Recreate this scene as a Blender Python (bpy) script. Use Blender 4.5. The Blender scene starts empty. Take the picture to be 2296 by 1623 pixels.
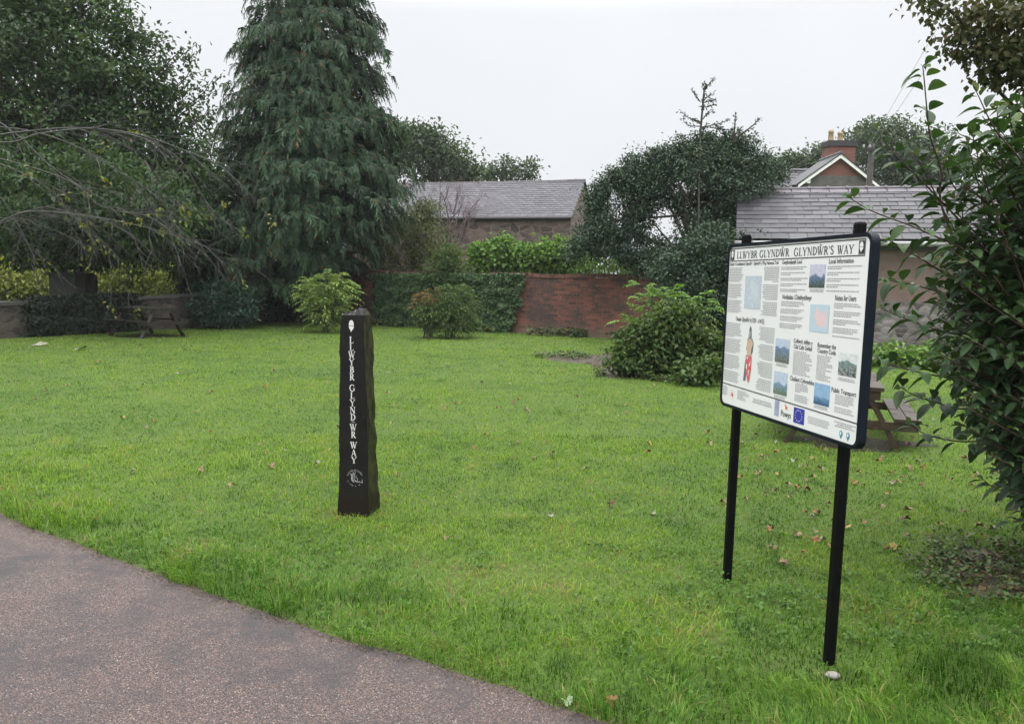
import bpy, math, random
import numpy as np
from mathutils import Vector, Matrix
random.seed(7); rng = np.random.default_rng(11)
scene = bpy.context.scene
col = scene.collection
PI = math.pi

# ------------------------------------------------------------------ camera
F, CX, CY, CAMH, ROLL = 1786.0, 1148.0, 811.5, 1.7, 0.016     # a 28 mm lens, measured on a picture 2296 wide
PITCH = math.atan((CY - 617.7) / F)
C0 = np.array([0, 0, CAMH])
_fw = np.array([0, math.cos(PITCH), -math.sin(PITCH)])
_u0 = np.array([0, math.sin(PITCH), math.cos(PITCH)])
_r0 = np.array([1.0, 0, 0])
_rt = _r0 * math.cos(ROLL) + _u0 * math.sin(ROLL)
_up = _u0 * math.cos(ROLL) - _r0 * math.sin(ROLL)

def ray(px, py): return _rt * ((px - CX) / F) - _up * ((py - CY) / F) + _fw
def P(px, py, Y):                      # the point at distance Y seen in direction px, py
    d = ray(px, py); return C0 + d * (Y / d[1])
def G(px, py, z=0.0):                  # the point of the ground seen there
    d = ray(px, py); return C0 + d * ((z - CAMH) / d[2])

cd = bpy.data.cameras.new('camera'); cam = bpy.data.objects.new('camera', cd); col.objects.link(cam)
cam.matrix_world = Matrix(((_rt[0], _up[0], -_fw[0], 0), (_rt[1], _up[1], -_fw[1], 0), (_rt[2], _up[2], -_fw[2], CAMH), (0, 0, 0, 1)))
cd.sensor_width = 36; cd.lens = 36 * F / 2296; cd.clip_end = 3000; cd.clip_start = 0.05
scene.camera = cam

# ------------------------------------------------------------------ world, sun
EL, AZ = 62, 200
w = bpy.data.worlds.new('World'); scene.world = w; w.use_nodes = True
nt = w.node_tree; nt.nodes.clear()
def nd(t, kind, **kw):
    n = t.nodes.new(kind)
    for k, v in kw.items(): setattr(n, k, v)
    return n
sky = nd(nt, 'ShaderNodeTexSky', sky_type='NISHITA', sun_disc=False, sun_elevation=math.radians(EL), sun_rotation=math.radians(AZ))
sky.dust_density = 6; sky.air_density = 1.0
tc = nd(nt, 'ShaderNodeTexCoord'); sep = nd(nt, 'ShaderNodeSeparateXYZ'); nt.links.new(tc.outputs['Generated'], sep.inputs[0])
ramp = nd(nt, 'ShaderNodeValToRGB')    # an overcast sky: pale at the horizon, brightest overhead
e = ramp.color_ramp.elements
e[0].position = 0.0; e[0].color = (.345, .355, .37, 1)
e[1].position = 1.0; e[1].color = (2.3, 2.3, 2.3, 1)
x = e.new(.30); x.color = (.375, .383, .395, 1)
x = e.new(.50); x.color = (1.0, 1.0, 1.005, 1)
nt.links.new(sep.outputs[2], ramp.inputs[0])
sc_ = nd(nt, 'ShaderNodeVectorMath', operation='SCALE'); nt.links.new(ramp.outputs[0], sc_.inputs[0]); sc_.inputs[3].default_value = 24
nz = nd(nt, 'ShaderNodeTexNoise'); nz.inputs['Scale'].default_value = 1.6; nz.inputs['Detail'].default_value = 3; nt.links.new(tc.outputs['Generated'], nz.inputs['Vector']); mr = nd(nt, 'ShaderNodeMapRange'); nt.links.new(nz.outputs[0], mr.inputs[0]); mr.inputs[1].default_value = .3; mr.inputs[2].default_value = .7; mr.inputs[3].default_value = 23.6; mr.inputs[4].default_value = 26.2; nt.links.new(mr.outputs[0], sc_.inputs[3])
mixw = nd(nt, 'ShaderNodeMix', data_type='RGBA'); mixw.inputs[0].default_value = .93
nt.links.new(sky.outputs[0], mixw.inputs[6]); nt.links.new(sc_.outputs[0], mixw.inputs[7])
bg = nd(nt, 'ShaderNodeBackground'); bg.inputs[1].default_value = 0.1
nt.links.new(mixw.outputs[2], bg.inputs[0])
out = nd(nt, 'ShaderNodeOutputWorld'); nt.links.new(bg.outputs[0], out.inputs[0])
sd = bpy.data.lights.new('sun', 'SUN'); sd.energy = 1.0; sd.angle = math.radians(40); sd.color = (1, .97, .93)
so = bpy.data.objects.new('sun', sd); col.objects.link(so)
so.rotation_euler = (math.radians(90 - EL), 0, math.radians(180 - AZ)); so.location = (0, 0, 30)
scene.view_settings.view_transform = 'Standard'; scene.view_settings.look = 'None'
scene.view_settings.exposure = 0.0; scene.view_settings.gamma = 1

# ------------------------------------------------------------------ materials
def newmat(name):
    m = bpy.data.materials.new(name); m.use_nodes = True; t = m.node_tree; t.nodes.clear()
    o = nd(t, 'ShaderNodeOutputMaterial'); b = nd(t, 'ShaderNodeBsdfPrincipled'); t.links.new(b.outputs[0], o.inputs[0])
    return m, t, b, o
def lk(t, a, b): t.links.new(a, b)
def noise(t, vec, scale, detail=4, rough=.6, dim='3D'):
    n = nd(t, 'ShaderNodeTexNoise'); n.inputs['Scale'].default_value = scale; n.inputs['Detail'].default_value = detail
    n.inputs['Roughness'].default_value = rough
    if vec is not None: lk(t, vec, n.inputs['Vector'])
    return n
def rampn(t, fac, stops):
    r = nd(t, 'ShaderNodeValToRGB'); el = r.color_ramp.elements
    while len(el) < len(stops): el.new(.5)
    for s, (p, c) in zip(el, stops): s.position = p; s.color = (*c, 1)
    if fac is not None: lk(t, fac, r.inputs[0])
    return r
def mixc(t, fac, a, b, mode='MIX'):
    m = nd(t, 'ShaderNodeMix', data_type='RGBA', blend_type=mode)
    for s, v in ((0, fac), (6, a), (7, b)):
        if hasattr(v, 'is_output'): lk(t, v, m.inputs[s])
        elif s == 0: m.inputs[0].default_value = v
        else: m.inputs[s].default_value = (*v, 1)
    return m.outputs[2]
def bump(t, b, h, strength=.5, dist=.01):
    n = nd(t, 'ShaderNodeBump'); n.inputs['Strength'].default_value = strength; n.inputs['Distance'].default_value = dist
    lk(t, h, n.inputs['Height']); lk(t, n.outputs[0], b.inputs['Normal']); return n
def objco(t): return nd(t, 'ShaderNodeTexCoord').outputs['Object']
def uvco(t): return nd(t, 'ShaderNodeTexCoord').outputs['UV']
def attr(t, name): return nd(t, 'ShaderNodeAttribute', attribute_name=name).outputs['Fac']

def plain(name, c, rough=.5, metal=0, spec=.5, var=.15, scale=8, bmp=0):
    m, t, b, o = newmat(name); co = objco(t); n = noise(t, co, scale)
    c2 = tuple(min(1, v * (1 + var)) for v in c); c1 = tuple(v * (1 - var) for v in c)
    lk(t, rampn(t, n.outputs[0], [(.3, c1), (.7, c2)]).outputs[0], b.inputs['Base Color'])
    b.inputs['Roughness'].default_value = rough; b.inputs['Metallic'].default_value = metal
    b.inputs['Specular IOR Level'].default_value = spec
    if bmp: bump(t, b, noise(t, co, scale * 6).outputs[0], bmp, .005)
    return m

def leafmat(name, cols, trans=.3, rough=.5, spec=.2, patch=None):
    m, t, b, o = newmat(name)
    a = attr(t, 'rnd'); n = len(cols)
    c = rampn(t, a, [(i / max(1, n - 1), k) for i, k in enumerate(cols)]).outputs[0]
    lk(t, c, b.inputs['Base Color']); b.inputs['Roughness'].default_value = rough; b.inputs['Specular IOR Level'].default_value = spec
    tr = nd(t, 'ShaderNodeBsdfTranslucent'); 
    lk(t, mixc(t, 1.0, c, (1.3, 1.35, .6), 'MULTIPLY'), tr.inputs[0])
    mx = nd(t, 'ShaderNodeMixShader'); mx.inputs[0].default_value = trans
    lk(t, b.outputs[0], mx.inputs[1]); lk(t, tr.outputs[0], mx.inputs[2]); lk(t, mx.outputs[0], o.inputs[0])
    return m

M = {}
M['bark'] = plain('bark', (.034, .028, .023), .85, bmp=.6, scale=10, var=.4)
M['grey_twig'] = plain('grey_twig', (.05, .049, .046), .8, var=.35, scale=6)
M['purple_twig'] = plain('purple_twig', (.10, .065, .07), .8, var=.3)
M['green_stem'] = plain('green_stem', (.05, .055, .025), .7, var=.3)
M['red_stem'] = plain('red_stem', (.055, .025, .022), .6, var=.3)
M['leaf_left'] = leafmat('leaf_left', [(.016, .034, .016), (.03, .062, .024), (.05, .092, .034), (.085, .12, .04)])
M['leaf_conifer'] = leafmat('leaf_conifer', [(.012, .03, .018), (.022, .05, .026), (.034, .072, .034), (.052, .095, .042), (.13, .07, .03)], trans=.18, rough=.5)
M['leaf_yew'] = leafmat('leaf_yew', [(.008, .018, .012), (.015, .03, .018), (.025, .04, .018)], trans=.15)
M['leaf_holly'] = leafmat('leaf_holly', [(.016, .036, .024), (.028, .058, .034), (.042, .08, .042), (.07, .105, .045)], trans=.14, rough=.42, spec=.28)
M['leaf_laurel'] = leafmat('leaf_laurel', [(.015, .04, .028), (.03, .07, .045), (.045, .09, .055)], trans=.15, rough=.35)
M['leaf_pale'] = leafmat('leaf_pale', [(.07, .12, .03), (.12, .19, .05), (.19, .26, .075), (.26, .32, .10)], trans=.3)
M['leaf_bush'] = leafmat('leaf_bush', [(.022, .05, .016), (.045, .085, .024), (.075, .12, .034), (.12, .16, .05)], trans=.3)
M['leaf_red'] = leafmat('leaf_red', [(.05, .07, .02), (.10, .085, .03), (.15, .075, .035), (.20, .10, .045)], trans=.3)
M['leaf_olive'] = leafmat('leaf_olive', [(.03, .045, .018), (.06, .08, .028), (.10, .12, .04), (.16, .17, .05)], trans=.25)
M['leaf_bean'] = leafmat('leaf_bean', [(.04, .09, .02), (.08, .16, .035), (.13, .23, .05), (.20, .30, .08)], trans=.35)
M['leaf_yellow'] = leafmat('leaf_yellow', [(.06, .095, .02), (.14, .175, .035), (.25, .27, .06), (.38, .37, .12)], trans=.4)
M['leaf_ivy'] = leafmat('leaf_ivy', [(.016, .04, .016), (.034, .075, .026), (.055, .11, .036), (.09, .14, .055)], trans=.15, rough=.35)
M['leaf_ivydark'] = leafmat('leaf_ivydark', [(.008, .016, .01), (.014, .026, .014), (.022, .036, .016)], trans=.1, rough=.5)
M['leaf_far'] = leafmat('leaf_far', [(.03, .05, .03), (.05, .08, .04), (.08, .11, .055)], trans=.25)
M['leaf_copper'] = leafmat('leaf_copper', [(.028, .045, .016), (.045, .06, .02), (.062, .06, .023), (.09, .058, .028)], trans=.3)
M['leaf_sprig'] = leafmat('leaf_sprig', [(.08, .11, .025), (.13, .15, .03), (.17, .14, .03)], trans=.3)
M['weed'] = leafmat('weed', [(.035, .085, .016), (.06, .13, .022), (.09, .17, .032)], trans=.3)
M['ground_ivy'] = leafmat('ground_ivy', [(.03, .06, .02), (.05, .10, .03), (.09, .13, .045), (.12, .09, .05)], trans=.2)
M['litter'] = leafmat('litter', [(.05, .035, .025), (.09, .06, .035), (.14, .09, .05), (.05, .07, .03)], trans=.1)

def viburnum_mat():
    m, t, b, o = newmat('viburnum_leaf')
    uv = uvco(t); a = attr(t, 'rnd')
    sp = nd(t, 'ShaderNodeSeparateXYZ'); lk(t, uv, sp.inputs[0])
    ab = nd(t, 'ShaderNodeMath', operation='ABSOLUTE'); lk(t, sp.outputs[1], ab.inputs[0])
    m1 = nd(t, 'ShaderNodeMath', operation='MULTIPLY_ADD'); lk(t, ab.outputs[0], m1.inputs[0]); m1.inputs[1].default_value = -.45; lk(t, sp.outputs[0], m1.inputs[2])
    m2 = nd(t, 'ShaderNodeMath', operation='MULTIPLY'); lk(t, m1.outputs[0], m2.inputs[0]); m2.inputs[1].default_value = 2 * PI * 7
    s = nd(t, 'ShaderNodeMath', operation='SINE'); lk(t, m2.outputs[0], s.inputs[0])
    c = rampn(t, a, [(0, (.018, .042, .016)), (.45, (.038, .08, .026)), (.8, (.062, .11, .034)), (.93, (.11, .16, .045)), (1, (.12, .04, .04))]).outputs[0]
    vein = rampn(t, s.outputs[0], [(.75, (0, 0, 0)), (1, (1, 1, 1))]).outputs[0]
    c2 = mixc(t, 1.0, c, (1.5, 1.5, 1.6), 'MULTIPLY')
    cc = mixc(t, vein, c, c2)
    lk(t, cc, b.inputs['Base Color']); b.inputs['Roughness'].default_value = .38; b.inputs['Specular IOR Level'].default_value = .3
    bump(t, b, s.outputs[0], .45, .004)
    tr = nd(t, 'ShaderNodeBsdfTranslucent'); lk(t, mixc(t, 1.0, c, (1.4, 1.5, .6), 'MULTIPLY'), tr.inputs[0])
    mx = nd(t, 'ShaderNodeMixShader'); mx.inputs[0].default_value = .2
    lk(t, b.outputs[0], mx.inputs[1]); lk(t, tr.outputs[0], mx.inputs[2]); lk(t, mx.outputs[0], o.inputs[0])
    return m
M['viburnum'] = viburnum_mat()

def grass_mat():
    m, t, b, o = newmat('grass_blade')
    a = attr(t, 'rnd'); p = attr(t, 'patch')
    c1 = rampn(t, a, [(0, (.02, .06, .006)), (.45, (.055, .145, .014)), (.84, (.11, .235, .03)), (.92, (.20, .26, .07)), (1, (.24, .19, .09))]).outputs[0]
    c2 = rampn(t, a, [(0, (.04, .09, .008)), (.45, (.128, .238, .015)), (.82, (.205, .325, .03)), (.91, (.25, .29, .07)), (1, (.24, .18, .08))]).outputs[0]
    c = mixc(t, p, c1, c2)
    lk(t, c, b.inputs['Base Color']); b.inputs['Roughness'].default_value = .5; b.inputs['Specular IOR Level'].default_value = .12
    tr = nd(t, 'ShaderNodeBsdfTranslucent'); lk(t, mixc(t, 1.0, c, (1.2, 1.25, .7), 'MULTIPLY'), tr.inputs[0])
    mx = nd(t, 'ShaderNodeMixShader'); mx.inputs[0].default_value = .35
    lk(t, b.outputs[0], mx.inputs[1]); lk(t, tr.outputs[0], mx.inputs[2]); lk(t, mx.outputs[0], o.inputs[0])
    return m
M['grass'] = grass_mat()

def ground_mat():
    m, t, b, o = newmat('turf')
    co = objco(t); n1 = noise(t, co, .35, 5); n2 = noise(t, co, 9, 6); n3 = noise(t, co, 60, 4)
    g = rampn(t, n1.outputs[0], [(.35, (.04, .085, .014)), (.65, (.085, .14, .02))]).outputs[0]
    g = mixc(t, rampn(t, n2.outputs[0], [(.45, (0, 0, 0)), (.75, (1, 1, 1))]).outputs[0], g, (.07, .075, .03))
    g = mixc(t, .4, g, rampn(t, n3.outputs[0], [(.3, (.02, .04, .01)), (.7, (.12, .18, .04))]).outputs[0])
    lk(t, g, b.inputs['Base Color']); b.inputs['Roughness'].default_value = .9; b.inputs['Specular IOR Level'].default_value = .2
    bump(t, b, n3.outputs[0], .8, .03)
    return m
M['turf'] = ground_mat()

def path_mat():
    m, t, b, o = newmat('path_gravel')
    co = objco(t)
    v = nd(t, 'ShaderNodeTexVoronoi', feature='F1'); v.inputs['Scale'].default_value = 185; lk(t, co, v.inputs['Vector'])
    sp = nd(t, 'ShaderNodeSeparateColor'); lk(t, v.outputs['Color'], sp.inputs[0])
    stones = rampn(t, sp.outputs[0], [(0, (.022, .018, .019)), (.25, (.06, .044, .041)), (.5, (.095, .063, .056)), (.75, (.145, .092, .077)), (.95, (.18, .13, .11)), (.99, (.28, .245, .22)), (1, (.36, .33, .30))]).outputs[0]
    n = noise(t, co, 1.3, 6, .7); n2 = noise(t, co, 5, 5, .7)
    tar = rampn(t, n.outputs[0], [(.40, (1, 1, 1)), (.56, (0, 0, 0))]).outputs[0]
    tar2 = rampn(t, n2.outputs[0], [(.44, (1, 1, 1)), (.62, (0, 0, 0))]).outputs[0]
    tf = mixc(t, 1.0, tar, tar2, 'MULTIPLY')
    d = rampn(t, v.outputs['Distance'], [(.35, (0, 0, 0)), (.75, (.8, .8, .8))]).outputs[0]
    c = mixc(t, d, stones, (.03, .026, .028))
    tfs = nd(t, 'ShaderNodeMath', operation='MULTIPLY'); lk(t, tf, tfs.inputs[0]); tfs.inputs[1].default_value = .9
    c = mixc(t, tfs.outputs[0], c, (.034, .031, .035))
    lk(t, c, b.inputs['Base Color'])
    lk(t, rampn(t, n2.outputs[0], [(.3, (.42,) * 3), (.7, (.65,) * 3)]).outputs[0], b.inputs['Roughness']); b.inputs['Specular IOR Level'].default_value = .35
    inv = nd(t, 'ShaderNodeMath', operation='SUBTRACT'); inv.inputs[0].default_value = 1; lk(t, v.outputs['Distance'], inv.inputs[1])
    bump(t, b, inv.outputs[0], .7, .006)
    return m
M['path'] = path_mat()
M['soil'] = plain('soil', (.045, .034, .025), .85, var=.5, scale=14, bmp=.8)
M['mud'] = plain('mud', (.022, .017, .014), .55, spec=.12, var=.4, scale=9, bmp=.4)

def brick_mat():
    m, t, b, o = newmat('old_brick')
    uv = uvco(t); co = objco(t)
    br = nd(t, 'ShaderNodeTexBrick'); lk(t, uv, br.inputs['Vector'])
    br.inputs['Scale'].default_value = 1; br.inputs['Brick Width'].default_value = .235; br.inputs['Row Height'].default_value = .08
    br.inputs['Mortar Size'].default_value = .006; br.inputs['Bias'].default_value = -.1; br.inputs['Mortar Smooth'].default_value = .3
    br.inputs['Color1'].default_value = (.045, .021, .016, 1); br.inputs['Color2'].default_value = (.20, .058, .035, 1); br.inputs['Mortar'].default_value = (.10, .075, .065, 1)
    n = noise(t, co, .8, 6, .75); n2 = noise(t, co, 4, 6, .8); n3 = noise(t, co, 24, 3)
    c = mixc(t, rampn(t, n.outputs[0], [(.47, (0, 0, 0)), (.60, (.85,) * 3)]).outputs[0], br.outputs['Color'], (.038, .026, .023))
    c = mixc(t, rampn(t, n2.outputs[0], [(.56, (0, 0, 0)), (.74, (.6,) * 3)]).outputs[0], c, (.12, .06, .045))
    c = mixc(t, rampn(t, n3.outputs[0], [(.62, (0, 0, 0)), (.70, (.8,) * 3)]).outputs[0], c, (.26, .23, .21))
    sp = nd(t, 'ShaderNodeSeparateXYZ'); lk(t, uv, sp.inputs[0])
    tp = nd(t, 'ShaderNodeMath', operation='MULTIPLY_ADD'); lk(t, n.outputs[0], tp.inputs[0]); tp.inputs[1].default_value = 1.6; lk(t, sp.outputs[1], tp.inputs[2])
    c = mixc(t, rampn(t, tp.outputs[0], [(0, (0, 0, 0)), (1, (0, 0, 0))]).outputs[0], c, c) if False else c
    h = nd(t, 'ShaderNodeMath', operation='ADD'); lk(t, sp.outputs[1], h.inputs[0]); lk(t, n2.outputs[0], h.inputs[1])
    c = mixc(t, rampn(t, h.outputs[0], [(.50, (.8,) * 3), (.95, (0, 0, 0))]).outputs[0], c, (.11, .085, .06))
    lk(t, c, b.inputs['Base Color']); b.inputs['Roughness'].default_value = .8
    bump(t, b, br.outputs['Fac'], -.5, .012)
    return m
M['brick'] = brick_mat()
def red_brick():
    m, t, b, o = newmat('red_brick'); uv = uvco(t); br = nd(t, 'ShaderNodeTexBrick'); lk(t, uv, br.inputs['Vector'])
    br.inputs['Scale'].default_value = 1; br.inputs['Brick Width'].default_value = .225; br.inputs['Row Height'].default_value = .075; br.inputs['Mortar Size'].default_value = .008
    br.inputs['Color1'].default_value = (.11, .032, .022, 1); br.inputs['Color2'].default_value = (.18, .052, .033, 1); br.inputs['Mortar'].default_value = (.16, .10, .08, 1)
    n = noise(t, objco(t), 3, 5, .7); lk(t, mixc(t, rampn(t, n.outputs[0], [(.5, (0, 0, 0)), (.7, (.6,) * 3)]).outputs[0], br.outputs['Color'], (.09, .04, .03)), b.inputs['Base Color']); b.inputs['Roughness'].default_value = .85; return m
M['red_brick'] = red_brick()
M['coping_brick'] = plain('coping_brick', (.10, .045, .035), .8, var=.6, scale=5, bmp=.4)

def rubble_mat(name, base, dark, light, scale=2.6, mortar=(.28, .23, .19)):
    m, t, b, o = newmat(name)
    co = objco(t); mp = nd(t, 'ShaderNodeMapping'); lk(t, co, mp.inputs[0]); mp.inputs['Scale'].default_value = (1, 1, 1.9)
    wz = noise(t, co, 3, 3); vv = nd(t, 'ShaderNodeVectorMath', operation='ADD')
    vs = nd(t, 'ShaderNodeVectorMath', operation='SCALE'); lk(t, wz.outputs['Color'], vs.inputs[0]); vs.inputs[3].default_value = .35
    lk(t, mp.outputs[0], vv.inputs[0]); lk(t, vs.outputs[0], vv.inputs[1])
    v = nd(t, 'ShaderNodeTexVoronoi'); v.inputs['Scale'].default_value = scale; lk(t, vv.outputs[0], v.inputs['Vector'])
    ve = nd(t, 'ShaderNodeTexVoronoi', feature='DISTANCE_TO_EDGE'); ve.inputs['Scale'].default_value = scale; lk(t, vv.outputs[0], ve.inputs['Vector'])
    sp = nd(t, 'ShaderNodeSeparateColor'); lk(t, v.outputs['Color'], sp.inputs[0])
    c = rampn(t, sp.outputs[0], [(0, dark), (.5, base), (1, light)]).outputs[0]
    n = noise(t, co, 14, 5); c = mixc(t, .25, c, rampn(t, n.outputs[0], [(.3, dark), (.7, light)]).outputs[0])
    n5 = noise(t, co, 1.2, 4)
    edge = rampn(t, ve.outputs['Distance'], [(.03, (1, 1, 1)), (.10, (0, 0, 0))]).outputs[0]
    pat = rampn(t, n5.outputs[0], [(.35, (.3,) * 3), (.6, (1,) * 3)]).outputs[0]
    ed = mixc(t, 1.0, edge, pat, 'MULTIPLY')
    c = mixc(t, ed, c, mortar)
    lk(t, c, b.inputs['Base Color']); b.inputs['Roughness'].default_value = .9
    bump(t, b, ve.outputs['Distance'], .6, .05)
    return m
M['rubble'] = rubble_mat('barn_stone', (.095, .068, .06), (.03, .025, .026), (.16, .112, .09), 2.2, (.16, .125, .108))
M['rubble_wall'] = rubble_mat('boundary_stone', (.06, .051, .044), (.022, .02, .02), (.10, .08, .068), 3.2, (.09, .073, .062))
M['rubble_plinth'] = rubble_mat('plinth_stone', (.075, .064, .06), (.03, .027, .027), (.22, .21, .20), 4, (.14, .125, .115))
def render_mat():
    m, t, b, o = newmat('pink_render'); co = objco(t)
    n = noise(t, co, 1.2, 6, .7); n2 = noise(t, co, 8, 5, .7)
    c = rampn(t, n.outputs[0], [(.3, (.12, .082, .07)), (.6, (.17, .122, .104)), (.75, (.21, .155, .135))]).outputs[0]
    c = mixc(t, rampn(t, n2.outputs[0], [(.5, (0, 0, 0)), (.75, (.7,) * 3)]).outputs[0], c, (.10, .072, .064))
    lk(t, c, b.inputs['Base Color']); b.inputs['Roughness'].default_value = .9; bump(t, b, n2.outputs[0], .4, .02); return m
M['pink_render'] = render_mat()
def slate_mat(name, c0, c1, c2):
    m, t, b, o = newmat(name); a = attr(t, 'rnd'); co = objco(t)
    c = rampn(t, a, [(0, c0), (.5, c1), (1, c2)]).outputs[0]
    n = noise(t, co, 3, 5, .7); n2 = noise(t, co, 22, 4)
    c = mixc(t, .35, c, rampn(t, n.outputs[0], [(.3, c0), (.7, c2)]).outputs[0])
    c = mixc(t, rampn(t, n2.outputs[0], [(.69, (0, 0, 0)), (.74, (.6,) * 3)]).outputs[0], c, (.5, .5, .5))
    lk(t, c, b.inputs['Base Color']); b.inputs['Roughness'].default_value = .5; b.inputs['Specular IOR Level'].default_value = .3; return m
M['slate'] = slate_mat('slate', (.024, .024, .028), (.043, .0425, .049), (.070, .068, .077))
M['slate_barn'] = slate_mat('slate_barn', (.036, .035, .043), (.058, .055, .068), (.085, .08, .096))
M['ridge'] = plain('ridge_tile', (.10, .09, .105), .55, var=.3, scale=4)
M['ridge_barn'] = plain('ridge_mortar', (.10, .09, .095), .8, var=.3, scale=3)
M['gutter_grey'] = plain('gutter_grey', (.27, .28, .28), .45, var=.2, scale=5)
M['gutter_dark'] = plain('gutter_dark', (.03, .03, .033), .5)
M['white_paint'] = plain('white_paint', (.75, .75, .74), .5, var=.08)
M['grey_stone'] = plain('grey_stone', (.085, .08, .076), .85, var=.4, scale=3, bmp=.4)
M['chimney_cap'] = plain('chimney_cap', (.03, .03, .031), .9, var=.4, scale=4)
M['pot'] = plain('chimney_pot', (.34, .25, .14), .8, var=.25, scale=6)
M['pole'] = plain('tarred_pole', (.03, .026, .023), .85, var=.3)
M['cable'] = plain('cable', (.35, .36, .38), .6)
M['coping'] = plain('stone_coping', (.075, .07, .067), .6, var=.35, scale=3, bmp=.3)
M['pier'] = plain('pier_render', (.05, .049, .045), .85, var=.3, scale=3)
M['frame'] = plain('navy_frame', (.005, .008, .015), .45, var=.2, spec=.14)
M['black_post'] = plain('black_post', (.003, .003, .0034), .45, var=.4, scale=20, spec=.1)
M['ink'] = plain('ink', (.02, .022, .026), .5)
M['grey_ink'] = plain('grey_ink', (.33, .335, .345), .6)
M['red_ink'] = plain('red_ink', (.55, .08, .07), .5)
M['pink_ink'] = plain('pink_ink', (.62, .22, .22), .5)
M['eu_blue'] = plain('flag_blue', (.03, .035, .30), .4, var=.05)
M['eu_star'] = plain('flag_star', (.75, .72, .55), .4, var=.05)
M['teal_ink'] = plain('teal_ink', (.03, .22, .30), .4)
M['logo_lilac'] = plain('logo_lilac', (.30, .32, .45), .4, var=.15, scale=30)
M['letter_white'] = plain('letter_white', (.60, .60, .59), .5, var=.08, scale=30)
M['worn_white'] = plain('worn_white', (.33, .33, .35), .6, var=.4, scale=40)

def sheet_mat():
    m, t, b, o = newmat('printed_sheet'); co = objco(t)
    n = noise(t, co, 2.2, 5, .7)
    lk(t, rampn(t, n.outputs[0], [(.3, (.65, .665, .665)), (.7, (.70, .715, .715))]).outputs[0], b.inputs['Base Color'])
    b.inputs['Roughness'].default_value = .3; return m
M['sheet'] = sheet_mat()
def wood_mat(name, c0, c1):
    m, t, b, o = newmat(name); co = objco(t); mp = nd(t, 'ShaderNodeMapping'); lk(t, co, mp.inputs[0]); mp.inputs['Scale'].default_value = (1.5, 14, 14)
    n = noise(t, mp.outputs[0], 2.2, 6, .7); n2 = noise(t, co, 5, 4)
    c = rampn(t, n.outputs[0], [(.3, c0), (.7, c1)]).outputs[0]
    c = mixc(t, rampn(t, n2.outputs[0], [(.5, (0, 0, 0)), (.75, (.5,) * 3)]).outputs[0], c, (.05, .055, .035))
    lk(t, c, b.inputs['Base Color']); lk(t, rampn(t, n2.outputs[0], [(.3, (.22,) * 3), (.7, (.5,) * 3)]).outputs[0], b.inputs['Roughness'])
    bump(t, b, n.outputs[0], .5, .004); return m
M['wet_wood'] = wood_mat('wet_wood', (.02, .013, .009), (.055, .036, .026))
M['dark_wood'] = wood_mat('dark_wood', (.010, .008, .007), (.028, .021, .017))
def slate_post_mat():
    m, t, b, o = newmat('dark_stone'); co = objco(t)
    n = noise(t, co, 6, 6, .7); n2 = noise(t, co, 70, 4); n3 = noise(t, co, 11, 5, .7)
    c = rampn(t, n.outputs[0], [(.3, (.006, .006, .006)), (.7, (.016, .015, .014))]).outputs[0]
    ge = nd(t, 'ShaderNodeNewGeometry'); sp = nd(t, 'ShaderNodeSeparateXYZ')
    tcn = nd(t, 'ShaderNodeTexCoord'); lk(t, tcn.outputs['Normal'], sp.inputs[0])
    side = rampn(t, sp.outputs[0], [(.45, (0, 0, 0)), (.8, (1, 1, 1))]).outputs[0]
    mo = mixc(t, 1.0, side, rampn(t, n3.outputs[0], [(.42, (0, 0, 0)), (.60, (.9,) * 3)]).outputs[0], 'MULTIPLY')
    c = mixc(t, mo, c, (.042, .042, .014))
    top = rampn(t, sp.outputs[2], [(.5, (0, 0, 0)), (.8, (1, 1, 1))]).outputs[0]
    c = mixc(t, top, c, (.045, .043, .045))
    sp2 = nd(t, 'ShaderNodeSeparateXYZ'); lk(t, co, sp2.inputs[0])
    hh = nd(t, 'ShaderNodeMath', operation='MULTIPLY_ADD'); lk(t, n2.outputs[0], hh.inputs[0]); hh.inputs[1].default_value = -.25; lk(t, sp2.outputs[2], hh.inputs[2])
    c = mixc(t, rampn(t, hh.outputs[0], [(-.02, (.8,) * 3), (.05, (0, 0, 0))]).outputs[0], c, (.014, .010, .008))
    lk(t, c, b.inputs['Base Color']); b.inputs['Roughness'].default_value = .45; b.inputs['Specular IOR Level'].default_value = .14
    bump(t, b, mixc(t, .5, n2.outputs[0], n3.outputs[0]), .5, .01); return m
M['dark_stone'] = slate_post_mat()

# ------------------------------------------------------------------ object helpers
def setp(o, label=None, cat=None, group=None, kind=None):
    if label: o['label'] = label
    if cat: o['category'] = cat
    if group: o['group'] = group
    if kind: o['kind'] = kind
    return o
def empty(name, loc, label, cat, group=None, rz=0):
    o = bpy.data.objects.new(name, None); col.objects.link(o); o.location = loc; o.rotation_euler = (0, 0, rz); o.empty_display_size = .2
    return setp(o, label, cat, group)

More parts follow.
